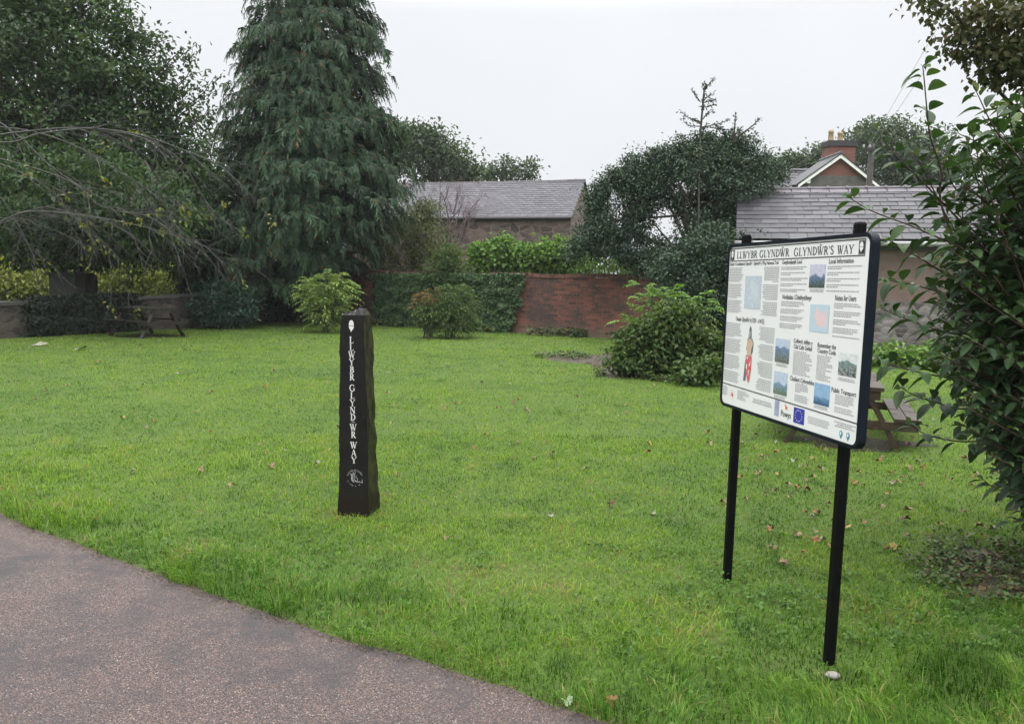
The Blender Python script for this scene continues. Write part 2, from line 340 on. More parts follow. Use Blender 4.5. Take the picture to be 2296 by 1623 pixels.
class MB:
    """collects shapes for one mesh"""
    def __init__(s): s.v = []; s.f = []; s.uv = []; s.rnd = []
    def face(s, pts, uvs=None, r=None):
        i = len(s.v); s.v += [tuple(map(float, p)) for p in pts]; s.f.append(tuple(range(i, i + len(pts))))
        s.uv.append(uvs if uvs else [(0, 0)] * len(pts)); s.rnd += [random.random() if r is None else r] * len(pts)
    def hexa(s, p, uvf=None, r=None):       # 8 corners: bottom 4 ccw, top 4 ccw
        r = random.random() if r is None else r
        for q in ((3, 2, 1, 0), (4, 5, 6, 7), (0, 1, 5, 4), (1, 2, 6, 5), (2, 3, 7, 6), (3, 0, 4, 7)):
            s.face([p[k] for k in q], None, r)
    def box(s, x0, x1, y0, y1, z0, z1, r=None):
        s.hexa([(x0, y0, z0), (x1, y0, z0), (x1, y1, z0), (x0, y1, z0), (x0, y0, z1), (x1, y0, z1), (x1, y1, z1), (x0, y1, z1)], r=r)
    def bar(s, a, b, w, h, upv=(0, 0, 1)):  # a bar with a rectangular section from a to b
        a = Vector(a); b = Vector(b); d = (b - a).normalized(); sd = d.cross(Vector(upv))
        if sd.length < 1e-4: sd = d.cross(Vector((0, 1, 0)))
        sd.normalize(); u = sd.cross(d).normalized()
        p = []
        for c in (a, b):
            p += [c - sd * w / 2 - u * h / 2, c + sd * w / 2 - u * h / 2, c + sd * w / 2 + u * h / 2, c - sd * w / 2 + u * h / 2]
        r = random.random()
        for q in ((3, 2, 1, 0), (4, 5, 6, 7), (0, 1, 5, 4), (1, 2, 6, 5), (2, 3, 7, 6), (3, 0, 4, 7)): s.face([p[k] for k in q], None, r)
    def tube(s, pts, rad, k=6, cap=True):
        pts = [Vector(p) for p in pts]; n = len(pts)
        if not hasattr(rad, '__len__'): rad = [rad] * n
        t0 = (pts[1] - pts[0]).normalized(); a = t0.orthogonal().normalized(); rings = []
        i0 = len(s.v)
        for i, p in enumerate(pts):
            t = (pts[min(n - 1, i + 1)] - pts[max(0, i - 1)])
            t = t.normalized() if t.length > 1e-9 else t0
            a = (a - t * a.dot(t)); a = a.normalized() if a.length > 1e-6 else t.orthogonal().normalized(); b = t.cross(a)
            for j in range(k):
                q = p + (a * math.cos(2 * PI * j / k) + b * math.sin(2 * PI * j / k)) * rad[i]
                s.v.append(tuple(q)); s.rnd.append(.5)
        for i in range(n - 1):
            for j in range(k):
                j2 = (j + 1) % k
                s.f.append((i0 + i * k + j, i0 + i * k + j2, i0 + (i + 1) * k + j2, i0 + (i + 1) * k + j)); s.uv.append([(0, 0)] * 4)
        if cap:
            s.f.append(tuple(i0 + j for j in range(k))[::-1]); s.uv.append([(0, 0)] * k)
            s.f.append(tuple(i0 + (n - 1) * k + j for j in range(k))); s.uv.append([(0, 0)] * k)
    def lathe(s, prof, cx, cy, k=12):
        i0 = len(s.v)
        for (r, z) in prof:
            for j in range(k): s.v.append((cx + r * math.cos(2 * PI * j / k), cy + r * math.sin(2 * PI * j / k), z)); s.rnd.append(.5)
        for i in range(len(prof) - 1):
            for j in range(k):
                j2 = (j + 1) % k
                s.f.append((i0 + i * k + j, i0 + i * k + j2, i0 + (i + 1) * k + j2, i0 + (i + 1) * k + j)); s.uv.append([(0, 0)] * 4)
    def build(s, name, m, parent=None, off=None, smooth=False, uv=False, rnd=False, bevel=0):
        me = bpy.data.meshes.new(name)
        v = s.v
        if off is not None: v = [(a - off[0], b - off[1], c - off[2]) for a, b, c in v]
        me.from_pydata(v, [], s.f)
        if uv:
            l = me.uv_layers.new(name='UVMap'); l.data.foreach_set('uv', [c for f in s.uv for p in f for c in p])
        if rnd:
            a = me.attributes.new('rnd', 'FLOAT', 'POINT'); a.data.foreach_set('value', s.rnd)
        if smooth: me.polygons.foreach_set('use_smooth', [True] * len(s.f))
        me.materials.append(m); me.validate(); me.update()
        o = bpy.data.objects.new(name, me); col.objects.link(o)
        if parent: o.parent = parent
        if bevel:
            b = o.modifiers.new('bevel', 'BEVEL'); b.width = bevel; b.segments = 2; b.limit_method = 'ANGLE'
        return o

def np_mesh(name, verts, faces, m, parent=None, off=None, attrs=None, uv=None, smooth=False):
    """verts (N,3); faces (K,n) array"""
    if off is not None: verts = verts - np.asarray(off)
    me = bpy.data.meshes.new(name); k, n = faces.shape
    me.vertices.add(len(verts)); me.vertices.foreach_set('co', np.ascontiguousarray(verts, dtype=np.float32).ravel())
    me.loops.add(k * n); me.loops.foreach_set('vertex_index', np.ascontiguousarray(faces, dtype=np.int32).ravel())
    me.polygons.add(k); me.polygons.foreach_set('loop_start', np.arange(0, k * n, n, dtype=np.int32)); me.polygons.foreach_set('loop_total', np.full(k, n, dtype=np.int32))
    if smooth: me.polygons.foreach_set('use_smooth', np.ones(k, dtype=bool))
    me.update(calc_edges=True)
    for an, av in (attrs or {}).items():
        a = me.attributes.new(an, 'FLOAT', 'POINT'); a.data.foreach_set('value', np.ascontiguousarray(av, dtype=np.float32))
    if uv is not None:
        l = me.uv_layers.new(name='UVMap'); l.data.foreach_set('uv', np.ascontiguousarray(uv[faces.ravel()], dtype=np.float32).ravel())
    me.materials.append(m)
    o = bpy.data.objects.new(name, me); col.objects.link(o)
    if parent: o.parent = parent
    return o

def nrm(a): return a / np.maximum(np.linalg.norm(a, axis=-1, keepdims=True), 1e-9)
def rdir(n): return nrm(rng.normal(size=(n, 3)))

def leaves(pos, axis, normal, L, W, fold=.25, shade=None):
    """a folded four-cornered leaf at each pos; returns verts, faces, rnd"""
    n = len(pos); axis = nrm(axis); side = nrm(np.cross(axis, normal)); nn = np.cross(side, axis)
    L = np.broadcast_to(np.asarray(L, float), (n,))[:, None]; W = np.broadcast_to(np.asarray(W, float), (n,))[:, None]
    v = np.empty((n, 4, 3))
    v[:, 0] = pos; v[:, 1] = pos + axis * L * .45 + side * W * .5 + nn * W * fold
    v[:, 2] = pos + axis * L - nn * L * .12; v[:, 3] = pos + axis * L * .45 - side * W * .5 + nn * W * fold
    i = (np.arange(n) * 4)[:, None]
    f = np.concatenate([i + np.array([[0, 2, 1]]), i + np.array([[0, 3, 2]])])
    r = rng.random(n) if shade is None else shade
    return v.reshape(-1, 3), f, np.repeat(r, 4)

# value noise for placing things
_tab = rng.random((256, 256))
def vnoise(x, y):
    xi = np.floor(x).astype(int); yi = np.floor(y).astype(int); fx = x - xi; fy = y - yi
    fx = fx * fx * (3 - 2 * fx); fy = fy * fy * (3 - 2 * fy)
    g = lambda a, b: _tab[a % 256, b % 256]
    return (g(xi, yi) * (1 - fx) + g(xi + 1, yi) * fx) * (1 - fy) + (g(xi, yi + 1) * (1 - fx) + g(xi + 1, yi + 1) * fx) * fy

def curve_pts(pts, n=12):
    """a smooth polyline through pts (Catmull-Rom)"""
    p = [np.asarray(q, float) for q in pts]; p = [2 * p[0] - p[1]] + p + [2 * p[-1] - p[-2]]; o = []
    for i in range(1, len(p) - 2):
        for k in range(n):
            t = k / n
            o.append(.5 * (2 * p[i] + (p[i + 1] - p[i - 1]) * t + (2 * p[i - 1] - 5 * p[i] + 4 * p[i + 1] - p[i + 2]) * t * t + (3 * p[i] - p[i - 1] - 3 * p[i + 1] + p[i + 2]) * t ** 3))
    o.append(p[-2]); return o

# ------------------------------------------------------------------ crowns
def blob_world(blobs, Y):
    c = []; r = []
    for b in blobs:
        px, py, rx, ry = b[:4]; dy = b[4] if len(b) > 4 else 0; yy = Y + dy
        c.append(P(px, py, yy)); s = yy / F
        rd = b[5] if len(b) > 5 else min(rx, ry) * s * 1.1
        r.append((rx * s, rd, ry * s))
    return np.array(c), np.array(r)

def crown(blobs, Y, nclump, per, csize, L, W, shell=.55, droop=.3, up=.6, flat=False, jit=1.0):
    """leaf clumps through the ellipsoids; returns verts, faces, rnd, clump centres"""
    c, r = blob_world(blobs, Y)
    wt = (r[:, 0] * r[:, 2] + r[:, 1] * r[:, 2]); wt = wt ** .8; wt = wt / wt.sum()
    k = rng.choice(len(c), nclump, p=wt)
    d = rdir(nclump); rad = shell + (1 - shell) * rng.random(nclump) ** .6
    rad *= np.where(rng.random(nclump) < .2, rng.random(nclump), 1)
    cc = c[k] + d * rad[:, None] * r[k] * (1 + .12 * jit * rng.normal(size=(nclump, 1)))
    outw = nrm(d / r[k])
    ci = np.repeat(np.arange(nclump), per); n = len(ci)
    sz = csize * (.6 + .8 * rng.random(nclump))
    pos = cc[ci] + rng.normal(size=(n, 3)) * (sz[ci][:, None] * .5) * np.array([1, 1, .6])
    ax = nrm(outw[ci] * .7 + rdir(n) * .9 + np.array([0, 0, -droop]))
    no = nrm(outw[ci] * .4 + np.array([0, 0, up]) + rdir(n) * .6)
    sc = .65 + .7 * rng.random(n)
    cr = rng.random(nclump)
    sh = np.clip(cr[ci] * .5 + rng.random(n) * .5, 0, 1)
    v, f, rn = leaves(pos, ax, no, L * sc, W * sc, shade=sh)
    return v, f, rn, cc

def put_crown(parent, parts, m, name='crown'):
    V = []; Fc = []; R = []; o = 0
    for v, f, r in parts: V.append(v); Fc.append(f + o); R.append(r); o += len(v)
    return np_mesh(name, np.concatenate(V), np.concatenate(Fc), m, parent, parent.location if parent else None, {'rnd': np.concatenate(R)})

def limbs(mb, base, top, targets, r0, sag=.15):
    """a trunk from base to top and limbs from it to the targets"""
    base = np.asarray(base, float); top = np.asarray(top, float)
    tr = curve_pts([base, base * .5 + top * .5 + np.array([.12, .1, 0]) * r0 * 4, top], 8)
    mb.tube(tr, [r0 * (1.25 - .95 * i / (len(tr) - 1)) + (r0 * .35 if i == 0 else 0) for i in range(len(tr))], 9)
    for t in targets:
        s = tr[int(len(tr) * random.uniform(.25, .95))]
        t = np.asarray(t); mid = s * .5 + t * .5 + rng.normal(size=3) * np.linalg.norm(t - s) * .09 + np.array([0, 0, np.linalg.norm(t - s) * sag])
        c = curve_pts([s, mid, t], 5); rr = r0 * random.uniform(.22, .4)
        mb.tube(c, [rr * (1 - .85 * i / (len(c) - 1)) + .006 for i in range(len(c))], 5)

def tree(name, label, cat, blobs, Y, nclump, per, csize, L, W, leafm, trunk=None, r0=.2, group=None, nlimb=22, extra=None, bark='bark', stemname='trunk', crownname='crown', top=None, **kw):
    c, r = blob_world(blobs, Y); mid = c.mean(0)
    base = np.array([mid[0], mid[1], 0]) if trunk is None else np.asarray(trunk, float)
    t = empty(name, tuple(base), label, cat, group)
    v, f, rn, cc = crown(blobs, Y, nclump, per, csize, L, W, **kw)
    put_crown(t, [(v, f, rn)] + (extra or []), M[leafm], crownname)
    mb = MB(); topz = np.percentile(cc[:, 2], 70)
    top = np.array([mid[0], mid[1], max(topz, base[2] + .4)]) if top is None else np.asarray(top, float)
    limbs(mb, base - np.array([0, 0, .15]), top, cc[rng.choice(len(cc), min(nlimb, len(cc)), replace=False)], r0)
    mb.build(stemname, M[bark], t, base, smooth=True)
    return t

# ================================================================== SETTING
# ground: one sheet to the horizon
gx = np.concatenate([[-900, -300, -120], np.arange(-60, 61, 2.0), [120, 300, 900]])
X, Yy = np.meshgrid(gx, gx); V = np.stack([X.ravel(), Yy.ravel(), np.zeros(X.size)], 1)
n = len(gx); ii = (np.arange(n - 1)[:, None] * n + np.arange(n - 1)[None]).ravel()
setp(np_mesh('ground', V, np.stack([ii, ii + 1, ii + n + 1, ii + n], 1), M['turf']), 'green turf of the park stretching back to the walls', 'ground', kind='structure')

# path along the near edge
edge_px = [(0, 1150), (100, 1190), (220, 1245), (340, 1290), (450, 1325), (560, 1362), (740, 1422), (900, 1475), (1080, 1530), (1190, 1568), (1300, 1603), (1400, 1625)]
E_ = np.array([G(*q)[:2] for q in edge_px]); pf = np.polyfit(E_[:, 0], E_[:, 1], 3); E_ = [np.array([a, np.polyval(pf, a)]) for a in np.linspace(E_[0, 0], E_[-1, 0], 10)]
d0 = E_[0] - E_[1]; d1 = E_[-1] - E_[-2]
pre = [E_[0] + d0 / np.linalg.norm(d0) * s + np.array([0, .02 * s * s]) for s in (9, 7, 5, 3.5, 2, 1)]
post = [E_[-1] + d1 / np.linalg.norm(d1) * s + np.array([0, -.10 * s * s]) for s in (.4, .9, 1.5, 2.2, 3)]
EDGE = np.array(pre + E_ + post)
ed = np.array(curve_pts([np.array([a, b, 0]) for a, b in EDGE], 10))[:, :2]
wob = (vnoise(ed[:, 0] * 9, ed[:, 1] * 9) - .5) * .035 + (vnoise(ed[:, 0] * 2.3 + 40, ed[:, 1] * 2.3) - .5) * .07
ed[:, 1] += wob
mb = MB()
for i in range(len(ed) - 1):
    a, b = ed[i], ed[i + 1]
    rows = [0, .3, 1, 2.5, 5, 9]
    for j in range(5):
        q = lambda p, s: (p[0] - s * .35, p[1] - s, .004)
        mb.face([q(a, rows[j + 1]), q(b, rows[j + 1]), q(b, rows[j]), q(a, rows[j])])
setp(mb.build('path', M['path']), 'pinkish tarmac path of fine gravel curving along the lawn', 'path', kind='structure')
def on_path(x, y, m=0.0):
    return y < np.interp(x, ed[:, 0], ed[:, 1]) + m

# bare soil under the shrub, the tables, along the wall and in worn spots
patches = [('soil', 1435, 815, 1.5, 2.3), ('mud', 1925, 995, .62, .34), ('mud', 333, 753, .9, .55), ('soil', 2275, 1290, .42, .36),
           ]
def patch_r(a, s): return 1 + .22 * np.sin(3 * a + s) + .14 * np.sin(5 * a + 2.1 * s) + .08 * np.sin(11 * a + s * 3)
PT = []
for i, (m, px, py, rx, ry) in enumerate(patches):
    c = G(px, py); PT.append((c[0], c[1], rx, ry, i)); mb = MB(); N = 48
    ring = [(c[0] + rx * patch_r(a, i) * math.cos(a), c[1] + ry * patch_r(a, i) * math.sin(a), .004 + .0005 * i) for a in np.linspace(0, 2 * PI, N, endpoint=False)]
    for k in range(N): mb.face([(c[0], c[1], .005 + .0005 * i), ring[k], ring[(k + 1) % N]])
    setp(mb.build('soil_patch', M[m]), 'bare patch of brown soil in the lawn', 'soil', kind='structure')
def in_patch(x, y):
    o = np.zeros(len(x))
    for (cx, cy, rx, ry, s) in PT:
        a = np.arctan2((y - cy) / ry, (x - cx) / rx); q = np.hypot((x - cx) / rx, (y - cy) / ry) / patch_r(a, s)
        o = np.maximum(o, np.clip((1.15 - q) / .3, 0, 1))
    return o

# brick wall line in plan
WA = np.array([-8.2, 28.65]); WB = np.array([6.2, 20.1]); WDIR = (WB - WA) / np.linalg.norm(WB - WA); WN = np.array([WDIR[1], -WDIR[0]])
def front_of_wall(x, y): return (x - WA[0]) * WN[0] + (y - WA[1]) * WN[1] > .1
SW = [np.array([-19.9, 15.6]), np.array([-12.3, 18.95]), np.array([-9.75, 23.3]), np.array([-7.7, 28.3])]   # stone wall on the left
def right_of_stone(x, y):
    yy = np.array([s[1] for s in SW]); xx = np.array([s[0] for s in SW]); return x > np.interp(y, yy, xx) + .1

# ------------------------------------------------------------------ grass
def make_grass():
    V = []; Fc = []; R = []; PA = []; off = 0
    zones = [(1.6, 3.6, 6400, 3, .0038), (3.6, 5.5, 4600, 3, .0045), (5.5, 8.5, 2700, 2, .006), (8.5, 13, 1400, 1, .0085), (13, 19, 700, 1, .012), (19, 30, 330, 1, .018)]
    for r0, r1, dens, seg, wd in zones:
        th = .86; N = int(dens * th * (r1 * r1 - r0 * r0))
        r = np.sqrt(r0 * r0 + rng.random(N) * (r1 * r1 - r0 * r0)); a = (rng.random(N) * 2 - 1) * th
        x = r * np.sin(a); y = r * np.cos(a)
        ok = ~on_path(x, y, .015 - .06 * np.clip(vnoise(x * 7, y * 7) - .35, 0, 1)) & front_of_wall(x, y) & right_of_stone(x, y) & (y > .8)
        ok &= rng.random(N) > in_patch(x, y) * (.8 if r0 > 5 else .6)
        thin = vnoise(x * 2.3 + 9, y * 2.3 + 4)
        bare = np.exp(-(((x - G(1200, 1290)[0]) / .75) ** 2 + ((y - G(1200, 1290)[1]) / .42) ** 2))
        ok &= rng.random(N) > np.clip((thin - .72) * 1.6, 0, .5) + bare * .45
        x = x[ok]; y = y[ok]; r = r[ok]; n = len(x)
        big = vnoise(x * .45 + 30, y * .45 + 11); med = vnoise(x * 1.6 + 3, y * 1.6 + 70); fine = vnoise(x * 6, y * 6)
        edge = np.clip(1 - (y - np.interp(x, ed[:, 0], ed[:, 1])) / 1.0, 0, 1)
        lush = np.clip((x - .2) * .45, 0, 1) * np.clip((4.6 - y) * .7, 0, 1)
        h = .017 + .024 * med * fine + .075 * edge * np.clip(vnoise(x * 2.7 + 5, y * 2.7) * 1.5 - .3, .12, 1) * (.4 + fine) + .055 * lush * (.15 + fine * np.clip(vnoise(x * 3 + 77, y * 3) * 1.6 - .25, .2, 1))
        h = h * (.55 + .9 * rng.random(n)) * np.where(rng.random(n) < .03, 1.7, 1)
        if r0 >= 13: h = h * 1.1
        pa = np.clip(.64 + (big - .5) * 1.5 + (med - .5) * .9 + (fine - .5) * .3 - .62 * lush - .55 * edge + np.clip((r - 6) / 12, 0, .35), 0, 1)
        ang = rng.random(n) * 2 * PI; ang = np.where((edge > .72) & (rng.random(n) < .6), -PI / 2 - .3 + rng.normal(size=n) * .6, ang); ang = np.where((lush > .2) & (rng.random(n) < .6), vnoise(x * 1.8, y * 1.8 + 31) * 9 + rng.normal(size=n) * .5, ang); lean = (.35 + 1.1 * rng.random(n)) * h
        dx = np.cos(ang) * lean; dy = np.sin(ang) * lean
        wv = wd * (.6 + .7 * rng.random(n)); wa = ang + PI / 2 + rng.normal(size=n) * .5
        sx = np.cos(wa) * wv / 2; sy = np.sin(wa) * wv / 2
        rn = np.clip(rng.random(n) * .9 + (fine - .5) * .5 + bare[ok] * .5 * rng.random(n) ** .5 + np.clip(vnoise(x * 3.1 + 17, y * 3.1 + 90) - .66, 0, 1) * 1.6 * rng.random(n) - np.clip(vnoise(x * 4.3 + 61, y * 4.3 + 7) - .70, 0, 1) * 2.2, 0, 1)
        z0 = np.full(n, -.004)
        if seg == 1:
            v = np.stack([np.stack([x - sx, y - sy, z0], 1), np.stack([x + sx, y + sy, z0], 1), np.stack([x + dx, y + dy, h], 1)], 1); k = 3
            fl = [(0, 1, 2)]
        else:
            ts = np.linspace(0, 1, seg + 1); vs = []
            for t in ts[:-1]:
                cxx = x + dx * t ** 1.8; cyy = y + dy * t ** 1.8; cz = h * (1 - (1 - t) ** 1.5) * (1 - .25 * t * (lean / h > .9)) ; tw = 1 - .45 * t
                cz = np.where(t == 0, z0, cz)
                vs += [np.stack([cxx - sx * tw, cyy - sy * tw, cz], 1), np.stack([cxx + sx * tw, cyy + sy * tw, cz], 1)]
            vs.append(np.stack([x + dx * 1.1, y + dy * 1.1, h * (1 - .25 * (lean / h > .9))], 1)); v = np.stack(vs, 1); k = 2 * seg + 1
            fl = []
            for i in range(seg - 1): fl += [(2 * i, 2 * i + 1, 2 * i + 3), (2 * i, 2 * i + 3, 2 * i + 2)]
            fl.append((2 * seg - 2, 2 * seg - 1, 2 * seg))
        b = (np.arange(n) * k + off)[:, None]
        for q in fl: Fc.append(b + np.array([q]))
        V.append(v.reshape(-1, 3)); off += n * k; R.append(np.repeat(rn, k)); PA.append(np.repeat(pa, k))
    o = np_mesh('grass', np.concatenate(V), np.concatenate(Fc), M['grass'], attrs={'rnd': np.concatenate(R), 'patch': np.concatenate(PA)})
    setp(o, 'short mown green grass covering the lawn', 'grass', kind='stuff')
make_grass()

# clover and low weeds among the grass, ground ivy and litter on the bare soil
def scatter_leaves(name, label, cat, m, pts, L, zl=(.01, .05), tilt=.6, per=4, W=.8):
    n = len(pts); c = np.repeat(np.arange(n), per); a = rng.random(len(c)) * 2 * PI
    pos = np.zeros((len(c), 3)); pos[:, :2] = pts[c] + np.stack([np.cos(a), np.sin(a)], 1) * .012
    pos[:, 2] = zl[0] + rng.random(len(c)) * (zl[1] - zl[0])
    ax = np.stack([np.cos(a), np.sin(a), rng.normal(size=len(c)) * tilt * .5], 1)
    no = np.array([0, 0, 1.0]) + rng.normal(size=(len(c), 3)) * tilt * .6
    sc = .6 + .8 * rng.random(len(c))
    v, f, r = leaves(pos, ax, no, L * sc, L * W * sc)
    return setp(np_mesh(name, v, f, m, attrs={'rnd': r}), label, cat, kind='stuff')
def lawn_pts(n, r0, r1, cond=None):
    r = np.sqrt(r0 * r0 + rng.random(n) * (r1 * r1 - r0 * r0)); a = (rng.random(n) * 2 - 1) * .8
    x = r * np.sin(a); y = r * np.cos(a); ok = ~on_path(x, y, .05) & front_of_wall(x, y) & right_of_stone(x, y) & (in_patch(x, y) < .3)
    if cond is not None: ok &= cond(x, y)
    return np.stack([x[ok], y[ok]], 1)
scatter_leaves('clover', 'clover and small broad leaved weeds among the grass', 'weeds', M['weed'], np.concatenate([lawn_pts(5000, 2, 11, lambda x, y: vnoise(x * 1.3 + 50, y * 1.3) > .62), lawn_pts(2400, 2, 5, lambda x, y: (x > .5) & (vnoise(x * 2.2 + 5, y * 2.2) > .52))]), .024)
def patch_pts(i, n, s=1.0):
    cx, cy, rx, ry, k = PT[i]; a = rng.random(n) * 2 * PI; q = np.sqrt(rng.random(n)) * s
    return np.stack([cx + rx * patch_r(a, k) * q * np.cos(a), cy + ry * patch_r(a, k) * q * np.sin(a)], 1)
p = patch_pts(0, 2600, 1.1); p = p[(vnoise(p[:, 0] * 1.5, p[:, 1] * 1.5) + np.clip((p[:, 0] - PT[0][0]) * .3, -.3, .5)) > .36]
scatter_leaves('ground_ivy', 'low ground ivy spreading over the soil round the big shrub', 'ground cover', M['ground_ivy'], p, .06, (.02, .10))
scatter_leaves('leaf_litter', 'brown leaf litter on the bare soil beneath the big shrub', 'leaf litter', M['litter'], np.concatenate([patch_pts(0, 900), patch_pts(3, 260, 1.25)]), .05, (.014, .03), .4, 1, .6)
p = patch_pts(3, 420, 1.5)
scatter_leaves('undergrowth', 'small green creeping plants beneath the ribbed leaf shrub', 'ground cover', M['ground_ivy'], p, .03, (.02, .08))
# weeds along the foot of the brick wall
s = rng.random(900); p = WA + (WB - WA) * s[:, None] + WN * (.12 + .5 * rng.random((900, 1)) ** 2)
p = p[vnoise(p[:, 0] * 1.2, p[:, 1] * 2) > .38]
scatter_leaves('wall_weeds', 'weeds and ivy creeping along the foot of the brick wall', 'weeds', M['ground_ivy'], p, .10, (.02, .22), .9, 5)

# crumbs of soil, dead grass and small leaves along the edge of the path
k = rng.integers(0, len(ed) - 1, 5200); f_ = rng.random(5200)[:, None]; p = ed[k] * (1 - f_) + ed[k + 1] * f_; p[:, 1] += rng.normal(size=5200) * .035 - .012
scatter_leaves('edge_litter', 'crumbs of soil and dead grass along the edge of the path', 'litter', M['litter'], p, .011, (.003, .012), .5, 1, .5)
# ------------------------------------------------------------------ lettering
def arc(cx, cy, rx, ry, a0, a1, n=14): return [(cx + rx * math.cos(math.radians(a0 + (a1 - a0) * i / n)), cy + ry * math.sin(math.radians(a0 + (a1 - a0) * i / n))) for i in range(n + 1)]
T_, t_ = .15, .065
def swell(n, lo=t_, hi=T_): return [lo + (hi - lo) * math.sin(PI * i / n) for i in range(n + 1)]
def serif(x, y, w=.3): return ([(x - w / 2, y), (x + w / 2, y)], [t_, t_])
def glyph(c):
    S = []
    if c == 'L': S = [([(.17, 0), (.17, 1)], [T_, T_]), serif(.17, .97), ([(.02, .03), (.62, .03)], [t_, t_]), ([(.60, 0), (.63, .26)], [.04, .05])]; w_ = .66
    elif c in 'WŴ':
        S = [([(.08, 1), (.34, 0)], [T_, T_]), ([(.34, 0), (.55, .98)], [t_, t_]), ([(.44, 1), (.75, 0)], [T_, T_]), ([(.75, 0), (1.0, 1)], [t_, t_]), serif(.09, .97), serif(.46, .97, .26), serif(1.0, .97, .24)]; w_ = 1.08
        if c == 'Ŵ': S += [([(.38, 1.08), (.55, 1.26), (.72, 1.08)], [t_, T_ * .8, t_])]
    elif c == 'Y': S = [([(.08, 1), (.4, .45)], [T_, T_]), ([(.78, 1), (.42, .45)], [t_, t_]), ([(.41, .5), (.41, 0)], [T_, T_]), serif(.10, .97, .28), serif(.78, .97, .24), serif(.41, .03)]; w_ = .86
    elif c in 'BRD':
        S = [([(.17, 0), (.17, 1)], [T_, T_]), serif(.12, .97, .22), serif(.15, .03, .28)]
        if c == 'B': S += [(arc(.24, .75, .30, .225, 90, -90), swell(14)), (arc(.24, .28, .37, .255, 90, -90), swell(14))]; w_ = .68
        if c == 'R': S += [(arc(.24, .735, .31, .24, 90, -90), swell(14)), ([(.34, .5), (.70, 0)], [T_, T_]), serif(.72, .03, .2)]; w_ = .76
        if c == 'D': S += [(arc(.22, .5, .52, .47, 90, -90, 18), swell(18))]; w_ = .80
    elif c == 'G': S = [(arc(.45, .5, .39, .48, 55, 315, 24), swell(24)), ([(.74, .42), (.74, .06)], [T_, T_]), serif(.73, .42, .3), ([(.71, .95), (.73, .68)], [t_, t_])]; w_ = .90
    elif c == 'N': S = [([(.13, 0), (.13, 1)], [t_, t_]), ([(.13, 1), (.75, 0)], [T_, T_]), ([(.75, 0), (.75, 1)], [t_, t_]), serif(.12, .03, .26), serif(.08, .97, .2), serif(.75, .97, .26)]; w_ = .88
    elif c == 'S': S = [(curve2([(.50, .80), (.42, .93), (.28, .97), (.13, .89), (.11, .73), (.24, .58), (.42, .45), (.52, .28), (.47, .10), (.31, .03), (.15, .07), (.08, .22)]), None)]; w_ = .62
    elif c == 'A': S = [([(.38, 1), (.10, 0)], [t_, t_]), ([(.38, 1), (.68, 0)], [T_, T_]), ([(.2, .33), (.56, .33)], [t_, t_]), serif(.10, .03, .24), serif(.70, .03, .26)]; w_ = .80
    elif c == "'": S = [([(.1, 1.02), (.1, .68)], [.12, .03])]; w_ = .2
    else: S = []; w_ = .36
    return S, w_
def curve2(p):
    return [(a[0], a[1]) for a in curve_pts([np.array([q[0], q[1], 0]) for q in p], 3)]
def stroke(mb, pts, ws, f, sx=1):
    """a ribbon; f maps (x, y) of the letter plane to 3-D"""
    n = len(pts)
    if ws is None: ws = [t_ + (T_ - t_) * math.sin(PI * i / (n - 1)) for i in range(n)]
    L = []; R = []
    for i in range(n):
        a = pts[max(0, i - 1)]; b = pts[min(n - 1, i + 1)]; dx, dy = b[0] - a[0], b[1] - a[1]; l = math.hypot(dx, dy) or 1
        nx, ny = -dy / l * ws[i] / 2, dx / l * ws[i] / 2
        L.append((pts[i][0] + nx, pts[i][1] + ny)); R.append((pts[i][0] - nx, pts[i][1] - ny))
    for i in range(n - 1): mb.face([f(*R[i]), f(*R[i + 1]), f(*L[i + 1]), f(*L[i])])
def text_width(s, gap=.10): return sum(glyph(c)[1] + gap for c in s) - gap
def serif_line(mb, s, x0, x1, y0, hgt, place):
    """a line of capitals from x0 to x1, baseline y0; place maps plane to 3-D"""
    sx = (x1 - x0) / text_width(s); cur = x0
    for c in s:
        S, w_ = glyph(c)
        for pts, ws in S: stroke(mb, pts, ws, lambda a, b, cu=cur: place(cu + a * sx, y0 + b * hgt))
        cur += (w_ + .10) * sx

def bfont_mesh(mb, s, x0, x1, y0, hgt, place):
    """upright sans letters stretched into the box"""
    cu = bpy.data.curves.new('t', 'FONT'); cu.body = s; cu.size = 1; cu.resolution_u = 2; cu.offset = .010
    ob = bpy.data.objects.new('t', cu); col.objects.link(ob)
    dg = bpy.context.evaluated_depsgraph_get(); dg.update()
    me = bpy.data.meshes.new_from_object(ob.evaluated_get(dg))
    xs = [v.co.x for v in me.vertices]; a, b = min(xs), max(xs)
    for p in me.polygons: mb.face([place(x0 + (me.vertices[i].co.x - a) / (b - a) * (x1 - x0), y0 + me.vertices[i].co.y / .70 * hgt) for i in p.vertices])
    bpy.data.objects.remove(ob); bpy.data.meshes.remove(me); bpy.data.curves.remove(cu)

